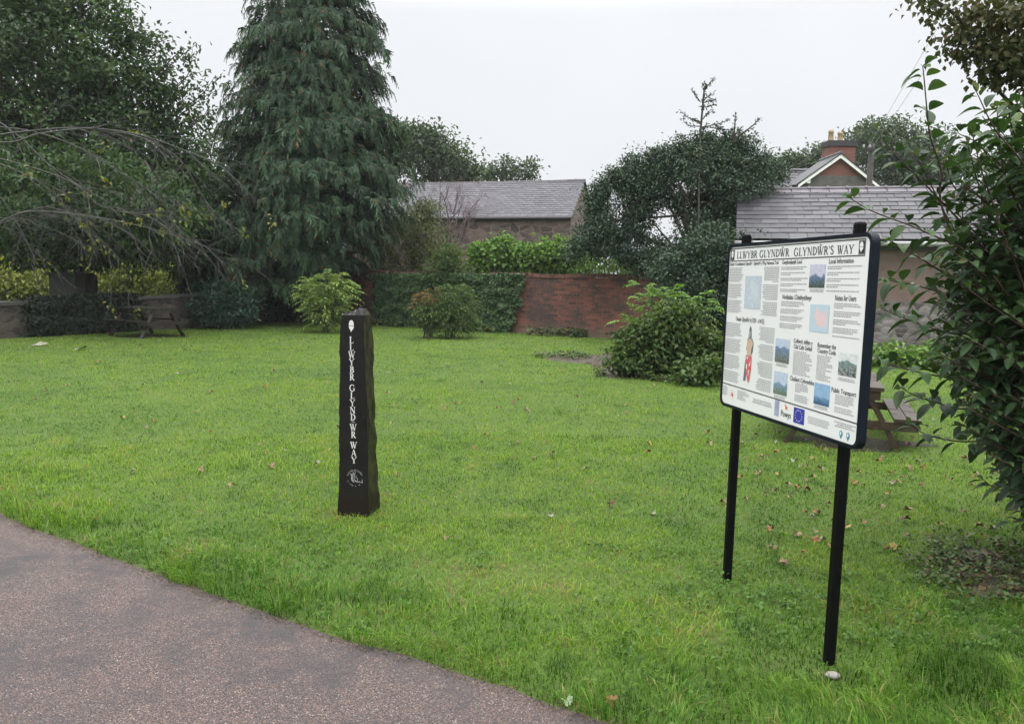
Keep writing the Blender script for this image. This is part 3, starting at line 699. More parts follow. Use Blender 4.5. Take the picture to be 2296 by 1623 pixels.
# ------------------------------------------------------------------ information board
BU = Vector((.19932363, -.97990987, .00683696)); BWv = Vector((.01361435, .00974545, .99985983)); BN = Vector((-.97983914, -.19920261, .01528333)); BC = Vector((1.3117229, 3.8430812, 1.44655608))
t0 = BC.z / BWv.z; base = BC - BWv * t0
board = empty('information_board', base, 'white printed information board in a dark frame on two black posts', 'notice board')
board.rotation_euler = Matrix((BU, -BN, BWv)).transposed().to_euler()
HZ = t0
def rrect(hw, hh, r, n=7):
    p = []
    for (sx, sy, a0) in ((1, 1, 0), (-1, 1, 90), (-1, -1, 180), (1, -1, 270)):
        for i in range(n + 1):
            a = math.radians(a0 + 90 * i / n); p.append((sx * (hw - r) + r * math.cos(a), sy * (hh - r) + r * math.sin(a)))
    return p
HW, HH = .623, .442
def slab(name, outer, y0, y1, m, parent, inner=None, bevel=0):
    mb = MB(); n = len(outer)
    q = lambda p, y: (p[0], y, HZ + p[1])
    for i in range(n):
        j = (i + 1) % n
        mb.face([q(outer[j], y0), q(outer[i], y0), q(outer[i], y1), q(outer[j], y1)])
        if inner:
            mb.face([q(outer[i], y0), q(outer[j], y0), q(inner[j], y0), q(inner[i], y0)])
            mb.face([q(inner[i], y0), q(inner[j], y0), q(inner[j], y1), q(inner[i], y1)])
    if not inner: mb.face([q(p, y0) for p in outer])
    mb.face([q(p, y1) for p in outer][::-1])
    return mb.build(name, m, parent)
frame = slab('frame', rrect(HW + .004, HH + .004, .044), -.004, .034, M['frame'], board, rrect(HW - .011, HH - .011, .034))
sheet = slab('sheet', rrect(HW - .012, HH - .012, .033), 0.001, .006, M['sheet'], board)
for ux, nm in ((.4526, 'post'), (-.537, 'post')):
    mb = MB(); s_ = .021; pr = [(a, b) for a, b in rrect(s_, s_, .008, 3)]; n = len(pr); z0, z1 = -.25, HZ + .4987
    yc = .034 + s_ + .001
    for i in range(n):
        a, b = pr[i], pr[(i + 1) % n]; mb.face([(ux + a[0], yc + a[1], z0), (ux + b[0], yc + b[1], z0), (ux + b[0], yc + b[1], z1 - .008), (ux + a[0], yc + a[1], z1 - .008)])
        mb.face([(ux + a[0], yc + a[1], z1 - .008), (ux + b[0], yc + b[1], z1 - .008), (ux + b[0] * .8, yc + b[1] * .8, z1), (ux + a[0] * .8, yc + a[1] * .8, z1)])
    mb.face([(ux + a[0] * .8, yc + a[1] * .8, z1) for a in pr]); mb.build(nm, M['black_post'], board)
def SP(lv): return lambda a, b: (a, .001 - .0012 * lv, HZ + b)
def quad(mb, x0, x1, z0, z1, lv=1, uv=True):
    f = SP(lv); mb.face([f(x0, z0), f(x1, z0), f(x1, z1), f(x0, z1)], [(0, 0), (1, 0), (1, 1), (0, 1)])
# title box border
mb = MB()
X0, X1, Z0, Z1, lw = -.602, .580, .352, .423, .0045
quad(mb, X0, X1, Z1 - lw, Z1); quad(mb, X0, X1, Z0, Z0 + lw); quad(mb, X0, X0 + lw, Z0 + lw, Z1 - lw); quad(mb, X1 - lw, X1, Z0 + lw, Z1 - lw)
mb.build('title_border', M['ink'], sheet)
mb = MB(); f = SP(1); lz = .005
mb.face([f(-.611, -.323), f(.611, -.339), f(.611, -.339 + lz), f(-.611, -.323 + lz)])
mb.build('ruled_line', M['ink'], sheet)
for s_w, x0, x1, z in (('LLWYBR', -.526, -.307, .3665), ('GLYNDŴR', -.281, .000, .3660), ("GLYNDŴR'S", .043, .362, .3650), ('WAY', .388, .503, .3640)):
    mb = MB(); serif_line(mb, s_w, x0, x1, z, .037, SP(1)); mb.build('title_lettering', M['ink'], sheet)
def acorn(mb_cup, cx, cz, w_, h_, f):
    """an acorn: the nut pointing up, its cup below with a stalk"""
    nut = [(cx + w_ / 2 * math.cos(a), cz + h_ * .05 + h_ * .45 * math.sin(a) ** .8) for a in np.linspace(.0, PI, 14)]
    mb_cup.face([f(*p) for p in nut])
    cup = [(cx - w_ * .52, cz + h_ * .01), (cx + w_ * .52, cz + h_ * .01), (cx + w_ * .46, cz - h_ * .16), (cx + w_ * .15, cz - h_ * .32), (cx - w_ * .1, cz - h_ * .5), (cx - w_ * .16, cz - h_ * .33), (cx - w_ * .42, cz - h_ * .18)]
    mb_cup.face([f(*p) for p in cup[::-1]][::-1])
for (x0, x1) in ((-.596, -.556), (.536, .574)):
    mb = MB(); quad(mb, x0, x1, .360, .415); em = mb.build('emblem', M['ink'], sheet)
    mb = MB(); acorn(mb, (x0 + x1) / 2, .388, .024, .046, SP(2)); mb.build('acorn', M['sheet'], sheet)
for s, x0, x1, z, h_ in (("Llwybr Cenedlaethol Glyndŵr  Glyndŵr's Way National Trail", -.602, -.091, .332, .0135), ('Gwybodaeth Leol', -.057, .116, .331, .0155), ('Local Information', .332, .508, .327, .0165),
                         ('Nodiadau i Ddefnyddwyr', -.035, .217, .1635, .018), ('Notes for Users', .396, .543, .168, .0185), ('Owain Glyndŵr (c1359 - c1415)', -.497, -.195, .034, .0185),
                         ('Cofiwch ddilyn y', .091, .248, -.027 - .012, .0165), ('Côd Cefn Gwlad', .093, .245, -.054 - .012, .0165), ('Remember the', .288, .426, -.031 - .012, .0165), ('Country Code', .290, .427, -.056 - .012, .0165),
                         ('Cludiant Cyhoeddus', .078, .281, -.218, .0165), ('Public Transport', .415, .588, -.227, .0165)):
    mb = MB(); bfont_mesh(mb, s, x0, x1, z - .002, h_ * 1.28, SP(1)); mb.build('heading_lettering', M['ink'], sheet)
mb = MB(); bfont_mesh(mb, 'Powys', .018, .107, -.402, .030, SP(1)); mb.build('logo_lettering', M['ink'], sheet)
# the small print: lines far too small to read in the photograph
mb = MB()
def column(x0, x1, z0, z1, align='l', para=5, step=.0088, full=.95):
    z = z0; k = 0
    while z > z1:
        k += 1
        if k % (para + 1) == 0: z -= step; continue
        w_ = (x1 - x0) * (random.uniform(full - .12, 1) if k % (para + 1) != para else random.uniform(.3, .8))
        a = x0 if align == 'l' else (x1 - w_ if align == 'r' else (x0 + x1 - w_) / 2); e_ = a + w_
        while a < e_ - .004:
            b = min(e_, a + random.uniform(.007, .022)); quad(mb, a, b, z - .0042, z); a = b + .0032
        z -= step
column(-.603, -.44, .318, .075, 'l', 9); column(-.235, -.080, .318, .079, 'r', 9); column(-.062, .178, .316, .199, 'l', 2); column(.325, .580, .314, .204, 'l', 2)
column(-.045, .175, .151, .012, 'l', 3); column(.392, .585, .155, .010, 'l', 3); column(-.607, -.42, .019, -.30, 'l', 9); column(-.245, -.088, .015, -.31, 'r', 9)
column(.096, .262, -.078, -.186, 'l', 20, full=.7); column(.290, .415, -.080, -.186, 'l', 20, full=.7); column(.128, .245, -.228, -.312, 'l', 5); column(.445, .585, -.236, -.315, 'l', 5)
column(-.606, -.53, -.335, -.382, 'l', 9, full=.6); column(-.432, -.30, -.338, -.385, 'l', 9, full=.6); column(-.268, -.07, -.357, -.378, 'c'); column(.246, .417, -.364, -.392, 'c'); column(.446, .606, -.350, -.372, 'c', full=.8)
for x0, x1, z in ((.19, .31, .212), (-.06, .05, -.153), (-.06, .05, -.31), (.285, .40, -.305), (.452, .575, -.160)): column(x0, x1, z, z - .014, 'c', step=.0075)
mb.build('small_print', M['grey_ink'], sheet)

def picture_mat(name, skyc, farc, nearc, dark, hor=.62, sc=5, vert=0):
    m, t, b, o = newmat(name); uv = uvco(t); sp = nd(t, 'ShaderNodeSeparateXYZ'); lk(t, uv, sp.inputs[0])
    n = noise(t, uv, sc * .6, 3, .6); n2 = noise(t, uv, sc * 1.5, 4, .7)
    a = nd(t, 'ShaderNodeMath', operation='MULTIPLY_ADD'); lk(t, n.outputs[0], a.inputs[0]); a.inputs[1].default_value = .5; lk(t, sp.outputs[1], a.inputs[2])
    h = rampn(t, a.outputs[0], [(.25, nearc), (hor - .05 + .17, farc), (hor + .18, skyc), (1.0, skyc)]).outputs[0]
    land = rampn(t, n2.outputs[0], [(.46, (0, 0, 0)), (.54, (1, 1, 1))]).outputs[0]
    mask = rampn(t, a.outputs[0], [(.3, (1,) * 3), (hor + .17, (.15,) * 3)]).outputs[0]
    c = mixc(t, mixc(t, 1.0, land, mask, 'MULTIPLY'), h, dark)
    lk(t, c, b.inputs['Base Color']); b.inputs['Roughness'].default_value = .35; return m
def map_mat(name, sea, land, line, sc):
    m, t, b, o = newmat(name); uv = uvco(t)
    n = noise(t, uv, sc, 4); d_ = nd(t, 'ShaderNodeVectorMath', operation='DISTANCE'); lk(t, uv, d_.inputs[0]); d_.inputs[1].default_value = (.55, .5, 0); ad = nd(t, 'ShaderNodeMath', operation='MULTIPLY_ADD'); lk(t, d_.outputs['Value'], ad.inputs[0]); ad.inputs[1].default_value = -.75; lk(t, n.outputs[0], ad.inputs[2]); v = nd(t, 'ShaderNodeTexVoronoi', feature='DISTANCE_TO_EDGE'); v.inputs['Scale'].default_value = 7; lk(t, uv, v.inputs['Vector'])
    n2 = noise(t, uv, 26, 3)
    c = rampn(t, ad.outputs[0], [(.22, sea), (.28, land)]).outputs[0]
    c = mixc(t, rampn(t, v.outputs['Distance'], [(.01, (.5,) * 3), (.03, (0, 0, 0))]).outputs[0], c, line)
    c = mixc(t, rampn(t, n2.outputs[0], [(.62, (0, 0, 0)), (.68, (.75,) * 3)]).outputs[0], c, line)
    lk(t, c, b.inputs['Base Color']); b.inputs['Roughness'].default_value = .35; return m
pics = [('picture', .187, .309, .2185, .323, picture_mat('hill_view', (.50, .50, .62), (.13, .19, .32), (.07, .10, .08), (.03, .05, .04), .62)),
        ('picture', -.071, .058, -.147, -.031, picture_mat('valley_view', (.45, .52, .65), (.14, .22, .36), (.20, .20, .17), (.06, .07, .06), .74, 6)),
        ('picture', -.067, .058, -.303, -.192, picture_mat('moor_view', (.45, .52, .66), (.16, .28, .42), (.16, .22, .16), (.08, .11, .07), .58, 5)),
        ('picture', .285, .404, -.300, -.205, picture_mat('misty_view', (.25, .40, .58), (.16, .30, .48), (.03, .08, .16), (.05, .12, .22), .45, 2)),
        ('picture', .453, .578, -.150, -.053, picture_mat('wood_view', (.62, .66, .66), (.16, .24, .24), (.30, .30, .30), (.015, .03, .03), .72, 4)),
        ('map', -.416, -.246, .103, .273, map_mat('trail_map', (.44, .50, .57), (.50, .55, .61), (.22, .25, .32), 3)),
        ('map', .211, .360, .021, .144, map_mat('town_map', (.42, .54, .62), (.64, .51, .52), (.36, .36, .44), 4))]
for nm, x0, x1, z0, z1, m in pics:
    mb = MB(); quad(mb, x0, x1, z0, z1); mb.build(nm, m, sheet, uv=True)
# the printed figure of a hooded man with a red and white shield
def poly(mb, pts, lv): f = SP(lv); mb.face([f(*p) for p in pts][::-1])
def fg(pts): return [(-.335 + (a - .5) * .096, -.287 + b * .302) for a, b in pts]
mb = MB(); poly(mb, fg([(.05, .02), (.30, .03), (.40, .30), (.22, .45), (.12, .30)]), 1)
poly(mb, fg([(.38, .80), (.45, .95), (.55, 1.0), (.66, .95), (.72, .80), (.60, .76), (.48, .76)]), 1)
poly(mb, fg([(.20, .55), (.30, .78), (.80, .78), (.98, .70), (.92, .55), (.80, .50), (.74, .62), (.34, .62)]), 1)
mb.build('printed_figure', plain('figure_grey', (.10, .13, .17), .4, var=.3, scale=30), sheet)
mb = MB(); poly(mb, fg([(.36, .46), (.30, .60), (.28, .74), (.50, .78), (.72, .77), (.98, .70), (.90, .66), (.80, .60), (.76, .46)]), 2); mb.build('printed_tunic', plain('tunic_tan', (.48, .36, .27), .4), sheet)
mb = MB(); poly(mb, fg([(.46, .82), (.50, .90), (.60, .90), (.63, .82), (.55, .78)]), 2); mb.build('printed_face', plain('figure_face', (.42, .42, .42), .4), sheet)
mb = MB(); poly(mb, fg([(.22, .48), (.85, .48), (.86, .25), (.74, .06), (.62, .0), (.45, .10), (.24, .26)]), 2); mb.build('printed_shield', plain('shield_red', (.50, .10, .11), .4), sheet)
mb = MB()
for pts in ([(.30, .46), (.50, .46), (.50, .40), (.36, .42)], [(.60, .30), (.82, .40), (.78, .30)], [(.34, .34), (.46, .32), (.44, .22), (.32, .26)], [(.58, .22), (.72, .24), (.64, .10)]): poly(mb, fg(pts), 3)
mb.build('printed_charge', plain('shield_white', (.62, .55, .54), .4), sheet)
# logos of the bottom strip
mb = MB(); quad(mb, .129, .2195, -.4135, -.3415); flag = mb.build('flag', M['eu_blue'], sheet)
mb = MB()
for k in range(12):
    a = k * PI / 6; cx, cz = .174 + .028 * math.cos(a), -.3775 + .026 * math.sin(a); f = SP(2)
    mb.face([f(cx + (.0042 if i % 2 == 0 else .0018) * math.sin(i * PI / 5), cz + (.0042 if i % 2 == 0 else .0018) * math.cos(i * PI / 5)) for i in range(10)][::-1])
mb.build('flag_star', M['eu_star'], sheet)
mb = MB(); quad(mb, -.0445, -.0035, -.410, -.3325); mb.build('logo', M['logo_lilac'], sheet)
mb = MB(); poly(mb, [(.046, -.342), (.055, -.342), (.063, -.350), (.078, -.352), (.067, -.358), (.074, -.370), (.060, -.362), (.052, -.366), (.056, -.356)], 1)
mb.build('logo', M['red_ink'], sheet); mb = MB()
poly(mb, [(-.505, -.382), (-.500, -.362), (-.493, -.355), (-.488, -.366), (-.480, -.372), (-.484, -.384), (-.495, -.380)], 1)
mb.build('logo', M['red_ink'], sheet)
mb = MB(); f = SP(1)
for k in range(28):
    a0, a1 = 2 * PI * k / 28, 2 * PI * (k + .6) / 28
    mb.face([f(-.494 + r_ * math.cos(a), -.372 + r_ * math.sin(a)) for r_, a in ((.026, a0), (.026, a1), (.024, a1), (.024, a0))][::-1])
mb.build('logo', M['pink_ink'], sheet)
for cx in (.504, .553):
    mb = MB(); mbw = MB()
    poly(mb, [(cx + .012 * math.cos(a), -.397 + .013 * math.sin(a)) for a in np.linspace(-.6, PI + .6, 12)][::-1] + [(cx, -.420)], 1)
    poly(mbw, [(cx + .006 * math.cos(a), -.396 + .008 * math.sin(a)) for a in np.linspace(0, 2 * PI, 10, endpoint=False)][::-1], 2)
    mb.build('logo', M['teal_ink'], sheet); mbw.build('logo_centre', M['sheet'], sheet)

# ------------------------------------------------------------------ waymark stone
SY = float(G(800, 1150)[1])
yaw = math.radians(-9); ex = np.array([math.cos(yaw), math.sin(yaw)]); ey = np.array([-math.sin(yaw), math.cos(yaw)])
org = G(757, 1136); stone = empty('waymark_stone', tuple(org), 'tall dark rough stone post carved with white lettering', 'stone post', rz=yaw)
# sections: height in the photograph, left edge, front right corner, right edge
secs = [(1140, 755.5, 825, 851), (1124, 757, 827, 850), (1085, 760, 827, 847), (1040, 760, 826, 845), (990, 760.5, 825, 843), (900, 761, 823, 840), (820, 761.5, 819, 838), (760, 762, 817, 835), (715, 764, 815.5, 832), (706, 766, 815, 831)]
mb = MB(); rows = []
dep = .19
for (py, l, c, r) in secs:
    yl = SY - .06
    pl = P(l, py, yl)
    # front width so that the corner lies at c, seen at its own distance
    w_ = .15
    for _ in range(8):
        q = np.array([pl[0] + ex[0] * w_, pl[1] + ex[1] * w_, pl[2]]); d = q - C0; zz = d @ _fw; px = CX + F * (d @ _rt) / zz
        w_ += (c - px) * zz / F
    dd = .15
    for _ in range(8):
        q = np.array([pl[0] + ex[0] * w_ + ey[0] * dd, pl[1] + ex[1] * w_ + ey[1] * dd, pl[2]]); d = q - C0; zz = d @ _fw; px = CX + F * (d @ _rt) / zz
        dd += (r - px) * zz / F * 1.6
        dd = min(max(dd, .05), .30)
    loc = np.array([pl[0] - org[0], pl[1] - org[1]])
    lx, ly = loc @ ex, loc @ ey
    rows.append((pl[2], lx, ly, w_, dd))
rows[0] = (-.06,) + rows[0][1:]
zs = np.array([r[0] for r in rows]); o_ = np.argsort(zs); R_ = np.array(rows)[o_]
NZ = 46; prof = []
zz_ = np.linspace(-.06, R_[-1, 0], NZ)
for k, z in enumerate(zz_):
    lx, ly, w_, dd = (np.interp(z, R_[:, 0], R_[:, j]) for j in (1, 2, 3, 4))
    ring = []
    nf, ns = 8, 7
    for i in range(nf): ring.append((lx + w_ * i / nf, ly, 0))
    for i in range(ns): ring.append((lx + w_, ly + dd * i / ns, 1))
    for i in range(nf): ring.append((lx + w_ - w_ * i / nf, ly + dd, 2))
    for i in range(ns): ring.append((lx, ly + dd - dd * i / ns, 1))
    out_ = []
    for (a, b, s_) in ring:
        cxm, cym = lx + w_ / 2, ly + dd / 2; n_ = (vnoise(np.array([z * 9 + a * 14 + 40]), np.array([b * 14 + a * 5 + 9]))[0] - .5) + .6 * (vnoise(np.array([z * 26 + 3]), np.array([b * 35 + a * 30]))[0] - .5)
        am = (.0015, .012, .012)[s_]; 
        if s_ == 0 and abs(a - lx) < .001: am = .010
        rx_, ry_ = a - cxm, b - cym; l_ = math.hypot(rx_, ry_)
        out_.append((a + rx_ / l_ * n_ * am * 1.2, b + (ry_ / l_ * n_ * am if s_ else 0), z))
    prof.append(out_)
K = len(prof[0]); vs = [p for r in prof for p in r]; fs = []
for i in range(NZ - 1):
    for j in range(K): fs.append((i * K + j, i * K + (j + 1) % K, (i + 1) * K + (j + 1) % K, (i + 1) * K + j))
cen = np.mean(prof[-1], axis=0); b0 = len(vs)
for sc in (.72, .3):
    for p in prof[-1]:
        q = cen + (np.array(p) - cen) * sc; q[2] = cen[2] + (.022 if sc > .5 else .030) + .012 * (p[0] - cen[0]) / .08 + .01 * random.uniform(-1, 1); vs.append(tuple(q))
vs.append((cen[0], cen[1], cen[2] + .032))
for t in range(2):
    a0 = (NZ - 1) * K if t == 0 else b0; a1 = b0 + t * K
    for j in range(K): fs.append((a0 + j, a0 + (j + 1) % K, a1 + (j + 1) % K, a1 + j))
for j in range(K): fs.append((b0 + K + j, b0 + K + (j + 1) % K, len(vs) - 1))
mb = MB(); mb.v = vs; mb.f = fs; mb.uv = [[(0, 0)] * len(f) for f in fs]
body = mb.build('shaft', M['dark_stone'], stone)
# letters down the front face
iM = np.linalg.inv(np.array([[ex[0], ey[0]], [ex[1], ey[1]]]))
def on_face(px, py):      # photograph point on the front plane of the stone, in the stone's own axes
    d = ray(px, py); nrmv = np.array([ey[0], ey[1], 0]); z = 0
    ly = np.interp(.7, R_[:, 0], R_[:, 2])
    p0 = np.array([org[0], org[1], 0]) + nrmv * ly; t = ((p0 - C0) @ nrmv) / (d @ nrmv); q = C0 + d * t
    l = iM @ np.array([q[0] - org[0], q[1] - org[1]]); return l[0], q[2]
def FY(z): return float(np.interp(z, R_[:, 0], R_[:, 2])) - .0035
def SF(a, b): return (a, FY(b), b)
zc = lambda xz, yz: ((1100 + xz * .4808) / 1.52787, (1020 + yz * .4808) / 1.52787)
word = [('L', 217, 300), ('L', 218, 353), ('W', 219, 405), ('Y', 219, 457), ('B', 220, 511), ('R', 221, 564), ('G', 223, 642), ('L', 224, 695), ('Y', 225, 748), ('N', 226, 800), ('D', 228, 850), ('W', 230, 921), ('R', 231, 974), ('W', 233, 1048), ('A', 234, 1102), ('Y', 236, 1155)]
mb = MB()
for i_, (c, xz, yz) in enumerate(word):
    if i_ in (6, 13): mb.build('lettering', M['letter_white'], stone); mb = MB()
    a, b = on_face(*zc(xz, yz)); S, w_ = glyph(c); hgt = .046; sx = .043
    for pts, ws in S: stroke(mb, pts, [q * 1.15 for q in ws] if ws else None, lambda u, v: SF(a + (u - w_ / 2) * sx, b + (v - .5) * hgt))
mb.build('lettering', M['letter_white'], stone); mb = MB()
a, b = on_face(*zc(229, 888))
for i in range(6):
    u0, u1 = i / 6, (i + 1) / 6; q = lambda u, dz: SF(a + (u - .5) * .022, b + .006 * math.sin(PI * u) + dz); mb.face([q(u0, -.0015), q(u1, -.0015), q(u1, .0015), q(u0, .0015)])
mb.build('circumflex', M['letter_white'], stone)
mb = MB(); a, b = on_face(*zc(216, 203)); acorn(mb, a, b, .036, .084, SF); mb.build('acorn_emblem', M['letter_white'], stone)
mb = MB(); a, b = on_face(*zc(243, 1283)); RR = .056
for s, a0, a1, fl in (('LLWYBR GLYNDŴR', 165, 22, 1), ("GLYNDŴR'S WAY", 200, 335, 0)):
    tw = text_width(s); cur = 0
    for c in s:
        S, w_ = glyph(c); ang = math.radians(a0 + (a1 - a0) * (cur + w_ / 2) / tw); hh_ = .012 if fl else .010; sg = 1 if fl else -1
        if fl or c in 'GNDRWY':
            for pts, ws in S: stroke(mb, pts, ws, lambda u, v: SF(a + (RR + sg * (v - .5) * hh_) * math.cos(ang) + sg * (u - w_ / 2) * .0105 * math.sin(ang), b + (RR + sg * (v - .5) * hh_) * math.sin(ang) - sg * (u - w_ / 2) * .0105 * math.cos(ang)))
        cur += w_ + .10
ez = lambda x, y: (a + (x - 560) * .000172, b - (y - 790) * .000172)
for pts, wd in (([(370, 620), (430, 690), (420, 800), (430, 890), (510, 900)], 45), ([(490, 530), (495, 640), (450, 760), (480, 860)], 26), ([(575, 540), (540, 650), (520, 800), (560, 900)], 28), ([(610, 660), (590, 760), (650, 780), (675, 850), (640, 920), (560, 880)], 26),
                ([(560, 900), (640, 940), (740, 940), (760, 900)], 34), ([(760, 950), (840, 940), (870, 980)], 20), ([(850, 830), (870, 900), (865, 990)], 28), ([(440, 610), (445, 650)], 40), ([(420, 880), (470, 930), (530, 960)], 30)):
    stroke(mb, [ez(*p) for p in pts], [wd * .00015] * len(pts), SF)
mb.build('dragon_emblem', M['worn_white'], stone)

# ------------------------------------------------------------------ picnic tables
def copy_thing(root):
    r = root.copy(); col.objects.link(r)
    for ch in list(root.children):
        c = ch.copy(); col.objects.link(c); c.parent = r
    return r
def picnic(loc, rz, label, wood):
    t = empty('picnic_table', loc, label, 'picnic table', 'picnic tables on the lawn', rz)
    L = .75; mb = MB()
    for k in range(5): y = -.30 + k * .15; mb.box(-L + random.uniform(-.01, .01), L, y - .068, y + .068, .70, .74)
    mb.build('tabletop', M[wood], t, bevel=.005)
    for s in (-1, 1):
        mb = MB()
        for k in (-1, 1): y = s * .60 + k * .064; mb.box(-L, L + random.uniform(-.01, .01), y - .059, y + .059, .40, .435)
        mb.build('seat', M[wood], t, bevel=.005)
        for x in (-.66, .66):
            mb = MB(); mb.bar((x, s * .20, .70), (x, s * .60, -.02), .05, .11, (1, 0, 0)); mb.build('leg', M[wood], t, bevel=.004)
    for x in (-.66, .66):
        sg = 1 if x > 0 else -1
        mb = MB(); mb.box(x + sg * .026, x + sg * .075, -.70, .70, .31, .398); mb.build('crossbeam', M[wood], t, bevel=.004)
        mb = MB(); mb.box(x + sg * .026, x + sg * .075, -.34, .34, .61, .698); mb.build('batten', M[wood], t, bevel=.004)
    return t
q = G(1885, 1000); axr = math.atan2(.936, .353)
# near end frame stands between the two feet seen beside and behind the board
qx, qy = q[0] + .66 * math.cos(axr), q[1] + .66 * math.sin(axr)
picnic((qx, qy, -.10), axr, 'wet brown wooden picnic table behind the information board', 'wet_wood')
q = G(330, 753)
picnic((q[0], q[1], 0), math.radians(-32), 'dark wooden picnic table in front of the shaded stone wall', 'dark_wood')

# ------------------------------------------------------------------ walls
def brick_wall():
    L = float(np.linalg.norm(WB - WA)); th = .23; H0, H1 = 1.80, 1.76
    t = empty('brick_wall', (WA[0], WA[1], 0), 'old red brick garden wall half covered with ivy', 'brick wall', rz=math.atan2(WDIR[1], WDIR[0]))
    mb = MB(); n = 28
    for i in range(n):
        a, b = L * i / n, L * (i + 1) / n; ha = H0 + (H1 - H0) * i / n + .02 * math.sin(i * 1.3); hb = H0 + (H1 - H0) * (i + 1) / n + .02 * math.sin((i + 1) * 1.3)
        mb.face([(a, 0, 0), (b, 0, 0), (b, 0, hb - .11), (a, 0, ha - .11)], [(a, 0), (b, 0), (b, hb), (a, ha)])
        mb.face([(b, th, 0), (a, th, 0), (a, th, ha - .11), (b, th, hb - .11)], [(b, 0), (a, 0), (a, ha), (b, hb)])
    mb.face([(L, 0, 0), (L, th, 0), (L, th, H1 - .11), (L, 0, H1 - .11)], [(0, 0), (th, 0), (th, H1), (0, H1)])
    mb.face([(0, th, 0), (0, 0, 0), (0, 0, H0 - .11), (0, th, H0 - .11)], [(0, 0), (th, 0), (th, H0), (0, H0)])
    mb.build('brickwork', M['brick'], t, uv=True)
    mb = MB(); x = 0
    while x < L - .08:
        i = x / L * n; h = H0 + (H1 - H0) * i / n + .02 * math.sin(i * 1.3) - .11; j = random.uniform(-.008, .008)
        if random.random() > .04: mb.box(x + .004, x + .071, -.03 + j, th + .03 + j, h + .002, h + .106 + j)
        x += .075
    mb.build('coping', M['coping_brick'], t)
    # the pier where the wall meets the tree
    a = float((P(812, 700, 26.3)[:2] - WA) @ WDIR); mb = MB()
    h = 1.78
    for (x0, x1, y0, y1) in ((a - .23, a + .23, -.10, -.10), (a - .23, a - .23, 0, -.10), (a + .23, a + .23, -.10, 0)):
        l = max(abs(x1 - x0), abs(y1 - y0)); mb.face([(x0, y0, 0), (x1, y1, 0), (x1, y1, h), (x0, y0, h)], [(0, 0), (l, 0), (l, h), (0, h)])
    mb.face([(a - .23, -.1, h), (a + .23, -.1, h), (a + .23, 0, h), (a - .23, 0, h)])
    mb.build('pier', M['brick'], t, uv=True)
brick_wall()
def wall_point(px, py):
    d = ray(px, py); n3 = np.array([WN[0], WN[1], 0]); t = ((np.array([WA[0], WA[1], 0]) - C0) @ n3) / (d @ n3); return C0 + d * t

def ivy_on_wall():
    t = empty('ivy', tuple(wall_point(1000, 745)), 'dark glossy ivy hanging over the left half of the brick wall', 'ivy')
    n = 26000; px = 832 + rng.random(n) * 352; py = 612 + rng.random(n) * 140
    edge_ = 1182 - (py - 615) * .26 + 3 * np.sin(py * .16) + rng.normal(size=n) * 3
    ok = (px < edge_) & ((px > 846 + 6 * np.sin(py * .2)) | (py < 625 + 6 * np.sin(px * .3)))
    low = 742 + (px - 840) * .035 + 8 * np.sin(px * .07); ok &= py < low
    px, py = px[ok], py[ok]; n = len(px)
    pos = np.array([wall_point(a, b) for a, b in zip(px, py)])
    thick = .05 + .15 * vnoise(px * .06, py * .08) + .06 * rng.random(n)
    n3 = np.array([WN[0], WN[1], 0]); pos += n3 * thick[:, None]
    ax = nrm(np.array([0, 0, -1.0]) + rng.normal(size=(n, 3)) * .5 + n3 * .4); no = nrm(n3 + rng.normal(size=(n, 3)) * .45 + np.array([0, 0, .35]))
    v, f, r = leaves(pos, ax, no, .075 * (.6 + .7 * rng.random(n)), .072 * (.6 + .7 * rng.random(n)))
    np_mesh('foliage', v, f, M['leaf_ivy'], t, t.location, {'rnd': r})
    mb = MB()
    for k in range(26):
        px = random.uniform(850, 1150); pts = [wall_point(px + random.uniform(-14, 14) * i, 745 - i * 40) + n3 * .03 for i in range(4)]
        mb.tube(curve_pts(pts, 4), .012, 5)
    mb.build('stem', M['bark'], t, t.location)
ivy_on_wall()

